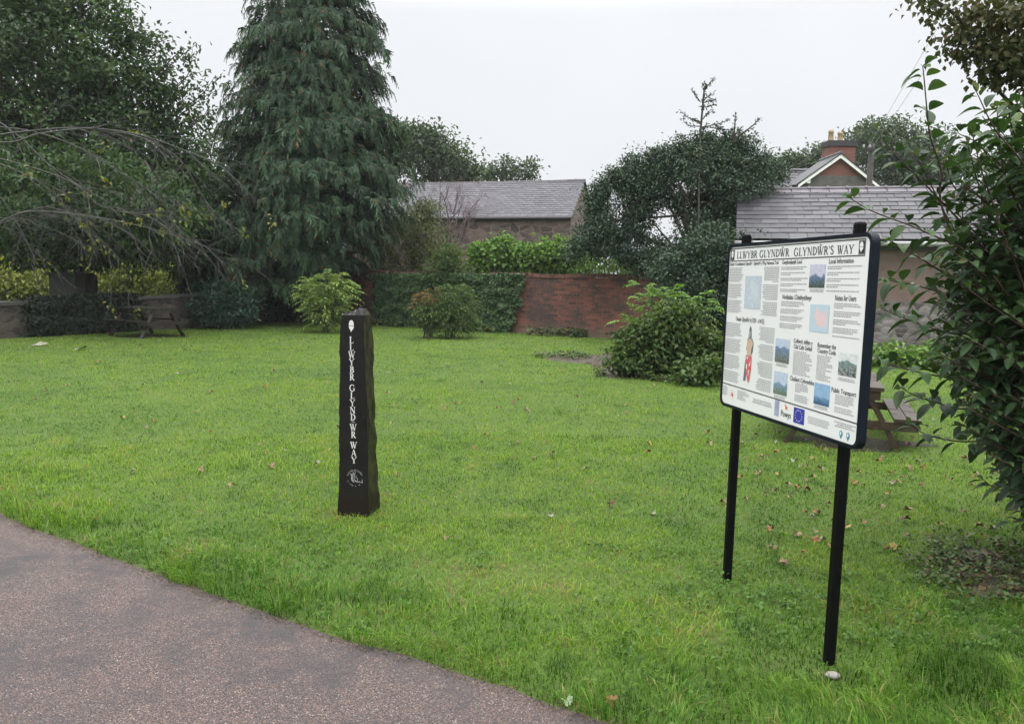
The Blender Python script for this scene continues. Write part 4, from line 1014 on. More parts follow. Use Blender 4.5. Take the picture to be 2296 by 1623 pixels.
def stone_wall():
    t = empty('stone_wall', (SW[1][0], SW[1][1], 0), 'low rubble stone boundary wall with flat coping behind the picnic table', 'stone wall')
    H = [.80, .86, .98, 1.1]; th = .38; mb = MB(); mc = MB()
    for i in range(3):
        a, b = SW[i], SW[i + 1]; d = (b - a) / np.linalg.norm(b - a); nn = np.array([-d[1], d[0]])
        p = lambda q, o, z: (q[0] + nn[0] * o, q[1] + nn[1] * o, z)
        mb.face([p(a, 0, 0), p(b, 0, 0), p(b, 0, H[i + 1] - .08), p(a, 0, H[i] - .08)]); mb.face([p(b, th, 0), p(a, th, 0), p(a, th, H[i] - .08), p(b, th, H[i + 1] - .08)])
        L = np.linalg.norm(b - a); k = int(L / .8)
        for j in range(k):
            s0, s1 = j / k, (j + 1) / k - .008 / L; c0 = a + (b - a) * s0; c1 = a + (b - a) * s1; z0 = H[i] + (H[i + 1] - H[i]) * s0 - .079; z1 = H[i] + (H[i + 1] - H[i]) * s1 - .079; jz = random.uniform(-.01, .01)
            mc.hexa([p(c0, -.05, z0), p(c1, -.05, z1), p(c1, th + .05, z1), p(c0, th + .05, z0), p(c0, -.05, z0 + .08 + jz), p(c1, -.05, z1 + .08 + jz), p(c1, th + .05, z1 + .08 + jz), p(c0, th + .05, z0 + .08 + jz)])
    mb.build('stonework', M['rubble_wall'], t, t.location); mc.build('coping', M['coping'], t, t.location)
    # ivy on its middle
    v = empty('ivy', (SW[1][0], SW[1][1], 0), 'dark ivy mat covering part of the low stone wall', 'ivy')
    a, b = SW[1], SW[2]; d = (b - a) / np.linalg.norm(b - a); nn = np.array([d[1], -d[0]]); L = np.linalg.norm(b - a)
    n = 9000; s = rng.random(n); s = s * .55 + .16; z = rng.random(n) * 1.02; o = .04 + .14 * vnoise(s * 22, z * 5) + .05 * rng.random(n)
    top = z > .86; o = np.where(top, o - rng.random(n) * .45, o)
    s = s + rng.normal(size=n) * .03
    pos = np.zeros((n, 3)); pos[:, :2] = a + (b - a) * s[:, None] + nn * o[:, None]; pos[:, 2] = z + .05 * (s > .4)
    n3 = np.array([nn[0], nn[1], 0]); ax = nrm(np.array([0, 0, -1.0]) + rng.normal(size=(n, 3)) * .5); no = nrm(n3 + rng.normal(size=(n, 3)) * .5 + np.array([0, 0, .4]))
    vv, f, r = leaves(pos, ax, no, .085, .08); np_mesh('foliage', vv, f, M['leaf_ivydark'], v, v.location, {'rnd': r})
stone_wall()
def gate_pier():
    q = P(150, 640, 22.6); t = empty('gate_pier', (q[0], q[1], 0), 'dim grey square gate pier behind the low stone wall', 'gate pier')
    mb = MB(); mb.box(-.36, .36, -.25, .25, 0, 1.55); mb.build('shaft', M['pier'], t, bevel=.03)
    mb = MB(); mb.box(-.39, .39, -.28, .28, 1.552, 1.60); mb.build('cap', M['pier'], t, bevel=.02)
gate_pier()

# ------------------------------------------------------------------ buildings
def slates(mb, x0, x1, half, z0, rise, rows, sw, side=-1, over=.12, lift=.012):
    """rows of overlapping slates on one slope, in the building's own axes: the eave at y = 0, the ridge at y = half"""
    sl = math.hypot(half, rise); uy, uz = half / sl, rise / sl; n_y, n_z = -uz, uy
    for r in range(rows):
        a = sl * r / rows - (over if r == 0 else .03); b = sl * (r + 1) / rows + .02
        x = x0 - (sw * .5 if r % 2 else 0)
        while x < x1:
            xa, xb = max(x0, x), min(x1, x + sw - .016)
            if xb - xa > .03:
                j = random.uniform(-.003, .004); q = lambda xx, s, h: (xx, (uy * s + n_y * h) if side < 0 else 2 * half - (uy * s + n_y * h), z0 + uz * s + n_z * h)
                h0, h1 = lift + .014 + j, lift; aa = a + random.uniform(-.008, .008)
                p = [q(xa, aa, h0 - .008), q(xb, aa, h0 - .008), q(xb, b, h1 - .008), q(xa, b, h1 - .008), q(xa, aa, h0), q(xb, aa, h0), q(xb, b, h1), q(xa, b, h1)]
                mb.hexa(p)
            x += sw

def gable_body(mb, L, half, ze, zr, z0=0, inset=0):
    i = inset; W_ = 2 * half
    mb.face([(i, i, z0), (L - i, i, z0), (L - i, i, ze), (i, i, ze)]); mb.face([(L - i, W_ - i, z0), (i, W_ - i, z0), (i, W_ - i, ze), (L - i, W_ - i, ze)])
    mb.face([(L - i, i, z0), (L - i, W_ - i, z0), (L - i, W_ - i, ze), (L - i, half, zr), (L - i, i, ze)]); mb.face([(i, W_ - i, z0), (i, i, z0), (i, i, ze), (i, half, zr), (i, W_ - i, ze)])
def under_roof(mb, x0, x1, half, ze, rise):   # the boards under the slates
    for s in (0, 1):
        y = lambda v: v if s == 0 else 2 * half - v
        mb.face([(x0, y(-.1), ze - .1 * rise / half), (x1, y(-.1), ze - .1 * rise / half), (x1, y(half), ze + rise), (x0, y(half), ze + rise)])

def barn():
    D = 34.0; ce = P(1280, 483, D); ang = math.radians(-16); L = 10.5
    dx = np.array([math.cos(ang), math.sin(ang)]); o = ce[:2] - dx * L
    t = empty('barn', (o[0], o[1], 0), 'long stone barn with a grey slate roof behind the brick wall', 'barn', rz=ang)
    ze = float(ce[2]); half = 2.6; rise = 1.72
    mb = MB(); gable_body(mb, L, half, ze - .05, ze + rise - .05); mb.build('wall', M['rubble'], t)
    mb = MB(); under_roof(mb, -.1, L + .06, half, ze + .01, rise); slates(mb, -.1, L + .08, half, ze + .01, rise, 17, .30); slates(mb, -.1, L + .08, half, ze + .01, rise, 8, .6, side=1)
    rf = mb.build('roof', M['slate_barn'], t, rnd=True)
    mb = MB(); x = -.1
    while x < L: 
        e_ = min(x + .45, L + .09); z = ze + rise + .01 - .05 * math.sin(PI * x / L)
        mb.tube([(x, half, z), (e_ - .006, half, z + .004)], .085, 8); x += .45
    mb.build('ridge_tiles', M['ridge_barn'], rf)
    mb = MB(); mb.tube([(-.1, -.14, ze - .11), (L + .05, -.14, ze - .11)], .06, 8); mb.box(-.05, L, -.05, -.005, ze - .22, ze - .06); mb.build('gutter', M['gutter_dark'], t)
barn()

def outbuilding():
    D = 19.0; ce = P(1662, 533, D); ang = math.radians(-15); L = 11
    t = empty('outbuilding', (ce[0], ce[1], 0), 'low pink rendered outbuilding with a slate roof behind the information board', 'outbuilding', rz=ang)
    ze = float(ce[2]); half = 2.75; rise = 1.34
    zp = 1.26
    mb = MB(); gable_body(mb, L, half, ze - .06, ze + rise - .06, zp, .2); mb.build('wall', M['pink_render'], t)
    mb = MB(); gable_body(mb, L, half, zp - .002, zp - .002, 0, .10)
    mb.face([(.1, .1, zp - .002), (L - .1, .1, zp - .002), (L - .1, .3, zp - .002), (.1, .3, zp - .002)]); mb.build('plinth', M['rubble_plinth'], t)
    mb = MB(); under_roof(mb, -.1, L + .1, half, ze + .01, rise); slates(mb, -.12, L, half, ze + .01, rise, 11, .40); slates(mb, -.12, L, half, ze + .01, rise, 6, .7, side=1)
    rf = mb.build('roof', M['slate'], t, rnd=True)
    mb = MB(); x = -.12
    while x < L:
        z = ze + rise + .05; 
        for sgn in (-1, 1):
            mb.hexa([(x, half + sgn * .02, z - .03), (x + .44, half + sgn * .02, z - .03), (x + .44, half + sgn * .19, z - .13), (x, half + sgn * .19, z - .13), (x, half, z + .02), (x + .44, half, z + .02), (x + .44, half + sgn * .20, z - .10), (x, half + sgn * .20, z - .10)])
        mb.tube([(x, half, z + .015), (x + .44, half, z + .015)], .045, 8)
        mb.tube([(x + .40, half, z + .018), (x + .455, half, z + .018)], .062, 8)
        x += .46
    mb.build('ridge_tiles', M['ridge'], rf)
    mb = MB(); mb.tube([(-.15, -.17, ze - .13), (L, -.17, ze - .13)], .055, 10)
    for k in range(6): mb.tube([(.8 + 1.6 * k, -.17, ze - .13), (.88 + 1.6 * k, -.17, ze - .13)], .066, 10)
    mb.build('gutter', M['gutter_grey'], t)
    mb = MB(); mb.box(-.1, L, .14, .18, ze - .26, ze - .08); mb.build('fascia', M['gutter_dark'], t)
outbuilding()

def house():
    D = 42.0; ap = P(1882, 349, D); fl = P(1801, 416, D); fr = P(1966, 416, D); hw = (fr[0] - fl[0]) / 2; ze = float(fl[2]) + .15; zr = float(ap[2])
    cx = float(ap[0])
    t = empty('house', (cx, D, 0), 'brick house gable with white bargeboards and a tall chimney behind the outbuilding', 'house')
    g = hw - .12; mb = MB(); zm = ze + .38
    k = (zr - zm) / (zr - ze) * g
    mb.face([(-g, 0, 0), (g, 0, 0), (g, 0, ze), (k, 0, zm), (-k, 0, zm), (-g, 0, ze)]); mb.face([(g, 0, 0), (g, 8, 0), (g, 8, ze), (g, 0, ze)]); mb.face([(-g, 8, 0), (-g, 0, 0), (-g, 0, ze), (-g, 8, ze)]); mb.build('wall', M['grey_stone'], t)
    mb = MB(); f = [(-k, -.003, zm), (k, -.003, zm), (0, -.003, zr)]; mb.face(f, [(a, c) for a, b, c in f]); mb.build('gable', M['red_brick'], t, uv=True)
    for s in (-1, 1):
        mb = MB(); a = Vector((s * .02, -.2, zr)); b = Vector((s * (hw + .12), -.2, ze - .16)); mb.bar(a, b, .06, .20, (0, -1, 0)); 
        mb.v = []; mb.f = []; mb.uv = []; mb.rnd = []
        dz = .15
        mb.hexa([(s * .0, -.22, zr - dz), (s * (hw + .2), -.22, ze - .2 - dz * .6), (s * (hw + .2), -.16, ze - .2 - dz * .6), (s * .0, -.16, zr - dz), (s * .0, -.22, zr + .04), (s * (hw + .2), -.22, ze - .15), (s * (hw + .2), -.16, ze - .15), (s * .0, -.16, zr + .04)][:8])
        mb.build('bargeboard', M['white_paint'], t)
        mb = MB(); mb.box(s * (hw - .35) - .09, s * (hw - .35) + .09, -.15, -.004, ze - .05, ze + .22); mb.build('bracket', M['white_paint'], t)
    mb = MB()
    for s in (-1, 1):
        a = [(0, -.25, zr + .10), (0, 2.6, zr + .10), (s * (hw + .28), 2.6, ze - .08), (s * (hw + .28), -.25, ze - .08)]; mb.face(a if s < 0 else a[::-1], r=.5)
        mb.face([(0, -.25, zr + .03), (0, -.25, zr + .10), (s * (hw + .28), -.25, ze - .08), (s * (hw + .28), -.25, ze - .15)], r=.4)
    # main roof running to the left and right behind the gable
    zt = float(P(1800, 383, D + 4)[2]); xl = float(P(1745, 384, D + 4)[0] - cx)
    for r_ in range(12):
        y0, y1 = 1.0 + 3 * r_ / 12, 1.0 + 3 * (r_ + 1) / 12; z0, z1 = zt - 2.0 + 2.0 * r_ / 12, zt - 2.0 + 2.0 * (r_ + 1) / 12
        x = xl - 4 - (.2 if r_ % 2 else 0)
        while x < .1: mb.hexa([(x, y0, z0), (x + .39, y0, z0), (x + .39, y1, z1 - .02), (x, y1, z1 - .02), (x, y0, z0 + .03), (x + .39, y0, z0 + .03), (x + .39, y1, z1), (x, y1, z1)]); x += .4
    mb.face([(xl - 4, 4, zt), (.4, 4, zt), (.4, 7.2, zt - 2.2), (xl - 4, 7.2, zt - 2.2)], r=.5)
    rf = mb.build('roof', M['slate'], t, rnd=True)
    mb = MB(); mb.tube([(0, -.25, zr + .12), (0, 2.6, zr + .12)], .09, 8); mb.tube([(xl - 4, 4, zt + .02), (.4, 4, zt + .02)], .09, 8); mb.build('ridge_tiles', M['ridge'], rf)
    mb = MB(); mb.box(xl - 4, .4, 1.25, 7, 0, zt - 2.05); mb.build('wall', M['grey_stone'], t)
    # chimney
    cl = P(1851, 318, D + 2); cr = P(1911, 318, D + 2); x0, x1 = float(cl[0] - cx), float(cr[0] - cx); zt2 = float(cl[2]); mb = MB()
    def wallbox(x0, x1, y0, y1, z0, z1):
        for a, b in (((x0, y0), (x1, y0)), ((x1, y0), (x1, y1)), ((x1, y1), (x0, y1)), ((x0, y1), (x0, y0))):
            l = math.hypot(b[0] - a[0], b[1] - a[1]); mb.face([(a[0], a[1], z0), (b[0], b[1], z0), (b[0], b[1], z1), (a[0], a[1], z1)], [(0, z0), (l, z0), (l, z1), (0, z1)])
    wallbox(x0, x1, 1.5, 2.4, zr - 1.0, zt2 - .30)
    ch = mb.build('chimney', M['red_brick'], t, uv=True)
    mb = MB(); mb.box(x0 - .07, x1 + .07, 1.43, 2.47, zt2 - .302, zt2 - .12); mb.box(x0 - .02, x1 + .02, 1.48, 2.42, zt2 - .118, zt2); mb.build('chimney_cap', M['chimney_cap'], ch, bevel=.03)
    for px, tall in ((1862, .60), (1883, .50)):
        xx = float(P(px, 310, D + 2)[0] - cx); mb = MB(); r_ = .14
        mb.lathe([(r_ * 1.15, zt2 - .05), (r_ * 1.05, zt2 + .1), (r_ * .9, zt2 + tall * .75), (r_ * 1.15, zt2 + tall * .8), (r_ * 1.15, zt2 + tall * .86), (r_ * .9, zt2 + tall * .9), (r_ * .95, zt2 + tall), (r_ * .7, zt2 + tall), (r_ * .7, zt2 + tall * .6)], xx, 1.95, 14)
        mb.build('chimney_pot', M['pot'], ch, smooth=True)
house()

def pole_and_wires():
    D = 36.0; b = P(1949, 415, D); tp = P(1949, 322, D)
    t = empty('utility_pole', (b[0], b[1], 0), 'dark wooden utility pole beside the house chimney', 'utility pole')
    mb = MB(); mb.tube([(0, 0, -.2), (0, 0, tp[2])], [.15, .12], 10); mb.build('shaft', M['pole'], t, smooth=True)
    mb = MB(); mb.box(-.45, .14, -.16, -.10, tp[2] - .35, tp[2] - .22); mb.build('crossarm', M['pole'], t)
    for x in (-.40, -.14):
        mb = MB(); mb.lathe([(.02, tp[2] - .22), (.05, tp[2] - .2), (.05, tp[2] - .12), (.03, tp[2] - .08), (.0, tp[2] - .07)], x, -.13, 8); mb.build('insulator', M['gutter_grey'], t)
    for (a, c, e_), lab in ((((1950, 326), (2108, 52), (2260, -216)), 'thin pale overhead cable, the upper of two rising from the pole'), (((1958, 328), (2132, 73), (2320, -204)), 'thin pale overhead cable, the lower of two rising from the pole')):
        p0, p2 = P(*a, D - .2), P(*e_, 15.0); mid = P(*c, 22.5); mb = MB(); mb.tube(curve_pts([p0, mid, p2], 10), .007, 5)
        setp(mb.build('overhead_cable', M['cable']), lab, 'cable')
pole_and_wires()

def far_house():     # red brick, seen in scraps through the left trees
    q = P(330, 560, 44); t = empty('brick_house', (q[0], q[1], 0), 'red brick house just visible beneath the left tree', 'house')
    mb = MB(); f = lambda p: mb.face(p, [(a + b, c) for a, b, c in p])
    f([(-5, 0, 0), (4, 0, 0), (4, 0, 3.6), (-5, 0, 3.6)]); f([(4, 0, 0), (4, 6, 0), (4, 6, 3.6), (4, 3, 5.2), (4, 0, 3.6)]); f([(-5, 6, 0), (-5, 0, 0), (-5, 0, 3.6), (-5, 3, 5.2), (-5, 6, 3.6)]); mb.build('wall', M['brick'], t, uv=True)
    mb = MB(); mb.v = []; slates(mb, -5.2, 4.2, 3, 3.62, 1.62, 9, .5); slates(mb, -5.2, 4.2, 3, 3.62, 1.62, 9, .5, side=1); mb.build('roof', M['slate'], t, rnd=True)
    for x in (-3.2, 1.2):
        mb = MB(); mb.box(x, x + 1.1, -.03, .0, 1.1, 2.5); wn = mb.build('window', M['white_paint'], t)
        mb = MB(); mb.box(x + .08, x + .52, -.04, -.031, 1.18, 2.42); mb.box(x + .58, x + 1.02, -.04, -.031, 1.18, 2.42); mb.build('pane', M['frame'], wn)
far_house()

# ================================================================== TREES AND SHRUBS
left_blobs = [(90, 110, 180, 150), (40, 330, 210, 200), (230, 190, 120, 115), (300, 310, 90, 110), (180, 430, 210, 130), (350, 450, 105, 95), (290, 80, 45, 40), (170, 20, 100, 55), (30, 10, 120, 90), (60, 530, 170, 70), (270, 515, 130, 60), (330, 560, 90, 30), (140, 570, 110, 30), (400, 480, 80, 90), (-60, 200, 150, 220),
              (150, 420, 230, 100, -3, 2.2), (330, 455, 110, 85, -3, 1.8), (60, 540, 160, 45, -1.5, 1.5), (210, 560, 120, 32, -1, 1.2), (345, 190, 40, 45), (375, 260, 40, 40), (390, 350, 60, 50), (420, 390, 40, 40)]
q = P(202, 640, 23.2)
lt = tree('broadleaf_tree', 'large broad dark green tree overhanging the stone wall at the left', 'tree', left_blobs, 23.2, 1800, 38, .50, .15, .08, 'leaf_left', trunk=(q[0], q[1], 0), top=(q[0] - .4, q[1] + .5, 6.5), r0=.17, nlimb=80, shell=.40, droop=.35, jit=1.2)
lv_ = []; mb = MB()
for pts in ([(330, 200), (390, 140), (440, 100)], [(360, 230), (420, 170), (432, 110)], [(380, 280), (440, 230), (492, 200)], [(400, 250), (450, 215), (485, 168)], [(380, 330), (440, 310), (478, 268)], [(250, 90), (290, 55), (302, 30)], [(290, 130), (340, 100), (362, 70)], [(400, 360), (450, 345), (480, 330)], [(150, 30), (180, 0), (190, -20)], [(410, 300), (455, 262), (470, 235)], [(350, 170), (400, 120), (420, 128)], [(340, 250), (410, 180), (455, 160)], [(350, 260), (430, 200), (470, 215)], [(360, 300), (430, 270), (470, 290)], [(370, 320), (430, 280), (445, 250)], [(300, 170), (350, 120), (395, 110)], [(310, 160), (345, 105), (380, 85)], [(370, 370), (440, 370), (475, 360)], [(390, 400), (450, 390), (490, 395)], [(240, 100), (265, 50), (255, 10)], [(190, 50), (215, 10), (230, -15)], [(220, 60), (250, 20), (270, 10)]):
    c = np.array(curve_pts([P(a, b, 23.0) for a, b in pts], 8)); k = rng.integers(4, len(c), 46); pos = c[k] + rng.normal(size=(46, 3)) * .16
    lv_.append(leaves(pos, nrm(rng.normal(size=(46, 3)) + np.array([0, 0, -.5])), nrm(rng.normal(size=(46, 3)) * .6 + np.array([0, 0, 1])), .15, .08)); mb.tube(list(c), [.02 - .0009 * i for i in range(len(c))], 5)
put_crown(lt, lv_, M['leaf_left'], 'outer_sprays'); mb.build('outer_twigs', M['bark'], lt, lt.location)
q = P(168, 640, 24.5)
tree('broadleaf_tree', 'second darker tree with a thick trunk behind the grey gate pier', 'tree', [(160, 480, 170, 90), (60, 470, 120, 110), (270, 470, 110, 90)], 25.0, 550, 24, .6, .15, .085, 'leaf_left', trunk=(q[0], q[1], 0), r0=.24, nlimb=20)

def bare_tree():
    D = 16.8; bx = P(-260, 400, D + .5); t = empty('bare_branched_tree', (bx[0], bx[1], 0), 'tree at the left edge with arching bare grey branches', 'tree')
    mb = MB(); base = np.array([bx[0], bx[1], -.2]); top = P(-230, 300, D)
    tr = curve_pts([base, base * .5 + np.asarray(P(-250, 420, D)) * .5, top], 6); mb.tube(tr, [.20 - .006 * i for i in range(len(tr))], 9); mb.build('trunk', M['bark'], t, t.location, smooth=True)
    mb = MB(); tips = []
    main = [[(-230, 330), (-60, 350), (60, 340), (170, 332), (300, 345), (420, 385), (510, 425)], [(-230, 330), (0, 365), (90, 345), (200, 335), (310, 352), (400, 400), (445, 470), (490, 540)],
            [(-230, 330), (-40, 310), (40, 350), (110, 415), (200, 475), (300, 525), (370, 580), (440, 652)], [(-230, 360), (-60, 540), (60, 570), (160, 575), (270, 592), (380, 620), (480, 655)],
            [(-230, 360), (-40, 540), (20, 590), (60, 640), (90, 700)], [(-230, 350), (-20, 470), (30, 520), (110, 560), (180, 590), (230, 640), (250, 690)], [(-230, 350), (-50, 560), (40, 590), (120, 610), (190, 645)],
            [(-230, 330), (20, 420), (110, 470), (150, 560), (180, 600)], [(-230, 340), (130, 440), (230, 560), (330, 580), (400, 625)], [(-230, 330), (0, 330), (140, 360), (250, 420), (330, 470), (400, 520)]]
    pul = .68   # pull the arch up from the lower crown of the picture
    for i, m_ in enumerate(main):
        dd = D + random.uniform(-1.0, 1.6); pts = [P(px, py - (95 if py > 540 else 45), dd + (k * .12)) for k, (px, py) in enumerate(m_)]
        c = curve_pts(pts, 6); n = len(c); r0 = .018 if i < 4 else .011
        mb.tube(c, [r0 * (1 - .8 * k / n) + .004 for k in range(n)], 6)
        for _ in range(16 if i < 4 else 12):
            k = random.randint(n // 4, n - 2); s = c[k]; tan = nrm(np.asarray(c[min(n - 1, k + 2)]) - np.asarray(s))
            l = random.uniform(.5, 1.7); d = nrm(tan * .9 + rng.normal(size=3) * .42 + np.array([0, 0, -.05])); e_ = s + d * l + np.array([0, 0, -.06 * l * l])
            m2 = s + d * l * .5 + rng.normal(size=3) * .04
            cc = curve_pts([s, m2, e_], 4); mb.tube(cc, [.005 * (1 - .7 * q / len(cc)) + .002 for q in range(len(cc))], 5); tips.append(e_)
            for _ in range(4):
                s2 = np.asarray(cc[random.randint(2, len(cc) - 2)]); d2 = nrm(d + rng.normal(size=3) * .55); l2 = random.uniform(.2, .7)
                mb.tube([s2, s2 + d2 * l2 * .5 + rng.normal(size=3) * .02, s2 + d2 * l2 + np.array([0, 0, -.08 * l2])], [.005, .004, .002], 4); 
    mb.build('branches', M['grey_twig'], t, t.location, smooth=True)
    tips = np.array(tips); k = rng.choice(len(tips), 34, replace=False); ci = np.repeat(k, 7); n = len(ci)
    pos = tips[ci] + rng.normal(size=(n, 3)) * .07
    v, f, r = leaves(pos, nrm(rng.normal(size=(n, 3)) * .7 + np.array([0, 0, -.8])), nrm(rng.normal(size=(n, 3)) * .5 + np.array([0, -.3, 1])), .11, .06)
    np_mesh('foliage', v, f, M['leaf_sprig'], t, t.location, {'rnd': r})
bare_tree()

def conifer():
    D = 26.3; q = P(705, 690, D); t = empty('conifer_tree', (q[0], q[1], 0), 'very tall dark conifer with drooping feathery branches left of the sky', 'conifer')
    pys = [-330, -250, -120, 0, 100, 200, 260, 330, 420, 500, 580, 640, 690]; lft = [700, 668, 610, 566, 532, 522, 514, 505, 478, 452, 430, 440, 520]; rgt = [710, 740, 800, 846, 866, 880, 900, 912, 928, 895, 830, 775, 740]
    NB = 900; pyb = -335 + 985 * np.sqrt(rng.random(NB) * .97 + .03); phb = rng.random(NB) * 2 * PI
    hl, hr = np.interp(pyb, pys, lft), np.interp(pyb, pys, rgt); hw = (hr - hl) / 2 * D / F
    cb = np.array([P(a, b, D) for a, b in zip((hl + hr) / 2, pyb)]); ob = np.stack([np.cos(phb), np.sin(phb), np.zeros(NB)], 1)
    lump = vnoise(phb * 3.1 + 10, pyb * .03 + phb * 2.7); Rb = hw * (.66 + .26 * lump + .26 * rng.random(NB)) * np.where(rng.random(NB) < .12, 1.08, 1)
    toneb = np.clip(.15 + .7 * rng.random(NB), 0, 1); PER = 24
    bi = np.repeat(np.arange(NB), PER); N = len(bi); u = .32 + .68 * rng.random(N) ** .7; lat = (rng.random(N) * 2 - 1) * (.16 + .34 * (1 - np.abs(u - .75) * 1.2)) 
    sdb = np.stack([-ob[:, 1], ob[:, 0], np.zeros(NB)], 1)
    droop_b = (.15 + .9 * rng.random(NB))
    root = cb[bi] + ob[bi] * (Rb[bi] * u - .18)[:, None] + sdb[bi] * lat[:, None]
    root[:, 2] += Rb[bi] * (.16 * u - .42 * u * u) * droop_b[bi] * 1.2 + .45 - .12 * np.abs(lat) + rng.normal(size=N) * .05
    out_ = nrm(ob[bi] + sdb[bi] * (lat * 1.1)[:, None] + rng.normal(size=(N, 3)) * np.array([.15, .15, 0])); phi = phb[bi]
    low = root[:, 2] > 1.1
    root, out_, phi, bi, u = root[low], out_[low], phi[low], bi[low], u[low]; N = len(root)
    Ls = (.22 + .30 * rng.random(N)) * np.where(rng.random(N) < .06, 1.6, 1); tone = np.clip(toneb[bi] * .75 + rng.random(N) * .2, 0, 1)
    nd_ = 8; P0 = []; AX = []; NO = []; LL = []; SH = []
    sd = np.stack([-out_[:, 1], out_[:, 0], np.zeros(N)], 1); skew = rng.normal(size=(N, 1)) * .35
    o2 = nrm(out_ + sd * skew)
    for k in range(nd_):
        s = (k + .3) / nd_
        p = root + o2 * (Ls * (.75 * s - .15 * s * s))[:, None] + np.array([0, 0, 1.0]) * (Ls * (.22 * s - 1.0 * s * s))[:, None]
        tan = nrm(o2 * (.75 - .3 * s) + np.array([0, 0, 1.0]) * (.22 - 2.0 * s))
        for sg in (-1, 1):
            P0.append(p); AX.append(nrm(tan * .75 + sd * sg * (.75 - .35 * s) + np.array([0, 0, -.35]) + rng.normal(size=(N, 3)) * .16))
            NO.append(nrm(o2 + np.array([0, 0, .5]) + rng.normal(size=(N, 3)) * .3)); LL.append(Ls * (.46 - .2 * s) * (.7 + .6 * rng.random(N)))
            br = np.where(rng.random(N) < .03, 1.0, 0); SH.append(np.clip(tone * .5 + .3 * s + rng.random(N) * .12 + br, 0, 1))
    LL = np.concatenate(LL)
    v, f, r = leaves(np.concatenate(P0), np.concatenate(AX), np.concatenate(NO), LL, LL * .23, .15, np.concatenate(SH))
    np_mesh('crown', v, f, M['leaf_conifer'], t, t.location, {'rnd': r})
    mb = MB(); zt = float(P(705, -330, D)[2]); mb.tube(curve_pts([(q[0], q[1], -.2), (q[0] + .05, q[1], zt * .5), (q[0], q[1], zt)], 8), [.42 - .024 * i for i in range(17)], 10); 
    for i in range(240):
        k = random.randrange(N); e_ = root[k]; s = np.array([q[0], q[1], min(zt, e_[2] + .5)]); mb.tube(curve_pts([s, (s + e_) / 2 + np.array([0, 0, .15]), e_], 3), [.05, .045, .04, .03, .025, .02, .012], 5)
    mb.build('trunk', M['bark'], t, t.location, smooth=True)
conifer()
tree('yew_tree', 'dark shadowy evergreen filling the gap between left tree and tall conifer', 'tree', [(440, 480, 85, 130), (380, 440, 70, 90), (480, 560, 80, 90), (500, 640, 70, 60), (440, 610, 40, 60), (600, 650, 100, 60), (720, 655, 100, 60), (640, 600, 120, 60), (420, 690, 60, 30), (560, 690, 80, 30)], 27.2, 2000, 30, .5, .14, .05, 'leaf_yew', r0=.2, droop=.8, shell=.3)
tree('laurel_bush', 'low dark green laurel bush under the conifer', 'bush', [(500, 680, 62, 38), (470, 692, 36, 28), (535, 690, 34, 28)], 23.4, 240, 12, .32, .16, .055, 'leaf_laurel', r0=.04, nlimb=10, stemname='stems', crownname='foliage', bark='green_stem')

# yellow green bushes beyond the stone wall
tree('yellow_bush', 'yellow green bush beyond the stone wall at the left edge', 'bush', [(40, 625, 75, 50), (-30, 610, 80, 70), (95, 640, 30, 35), (40, 670, 70, 30)], 31, 520, 18, .45, .14, .085, 'leaf_yellow', r0=.05, nlimb=12, stemname='stems', crownname='foliage', bark='green_stem')
tree('yellow_bush', 'pale yellow bush seen in the gap above the left picnic table', 'bush', [(330, 610, 75, 42), (280, 640, 50, 32), (390, 630, 40, 35), (250, 620, 40, 40), (330, 660, 90, 25), (300, 590, 60, 30)], 32, 640, 18, .45, .14, .08, 'leaf_yellow', r0=.05, nlimb=12, stemname='stems', crownname='foliage', bark='green_stem')
# backdrop wood beyond the left wall
for lab, bl, D in (('hazy dark tree far behind the left tree, leftmost of the backdrop', [(-40, 500, 190, 110), (80, 540, 130, 70), (-60, 600, 150, 90)], 36), ('hazy dark tree far behind the conifer and the red brick house', [(330, 470, 150, 110), (470, 430, 130, 130), (250, 520, 120, 60), (440, 560, 110, 60), (600, 560, 140, 80)], 50)):
    tree('background_tree', lab, 'tree', bl, D, 700, 22, .9, .28, .16, 'leaf_left', r0=.25, nlimb=16)

# trees behind the barn and the house
tree('background_tree', 'grey green rounded tree behind the left end of the barn roof', 'tree', [(930, 345, 75, 60), (1000, 365, 50, 45), (960, 315, 45, 28), (1045, 385, 25, 24), (905, 310, 30, 25)], 47, 330, 24, .8, .24, .14, 'leaf_far', r0=.25)
tree('background_tree', 'thin wispy tree tops above the middle of the barn ridge', 'tree', [(1130, 378, 36, 20), (1165, 388, 32, 20), (1100, 396, 24, 14), (1195, 380, 8, 18), (1082, 390, 10, 14)], 50, 110, 16, .6, .22, .12, 'leaf_far', r0=.12)
tree('background_tree', 'dense green round tree behind the house chimney', 'tree', [(2000, 330, 75, 60), (1950, 320, 50, 50), (2060, 350, 60, 60), (2000, 400, 110, 50), (2130, 390, 60, 40)], 58, 520, 24, 1.0, .28, .17, 'leaf_far', r0=.3)
tree('background_tree', 'small pale tree left of the house chimney', 'tree', [(1800, 368, 40, 24), (1765, 372, 18, 20), (1840, 355, 18, 24)], 62, 150, 20, .9, .28, .17, 'leaf_far', r0=.2)

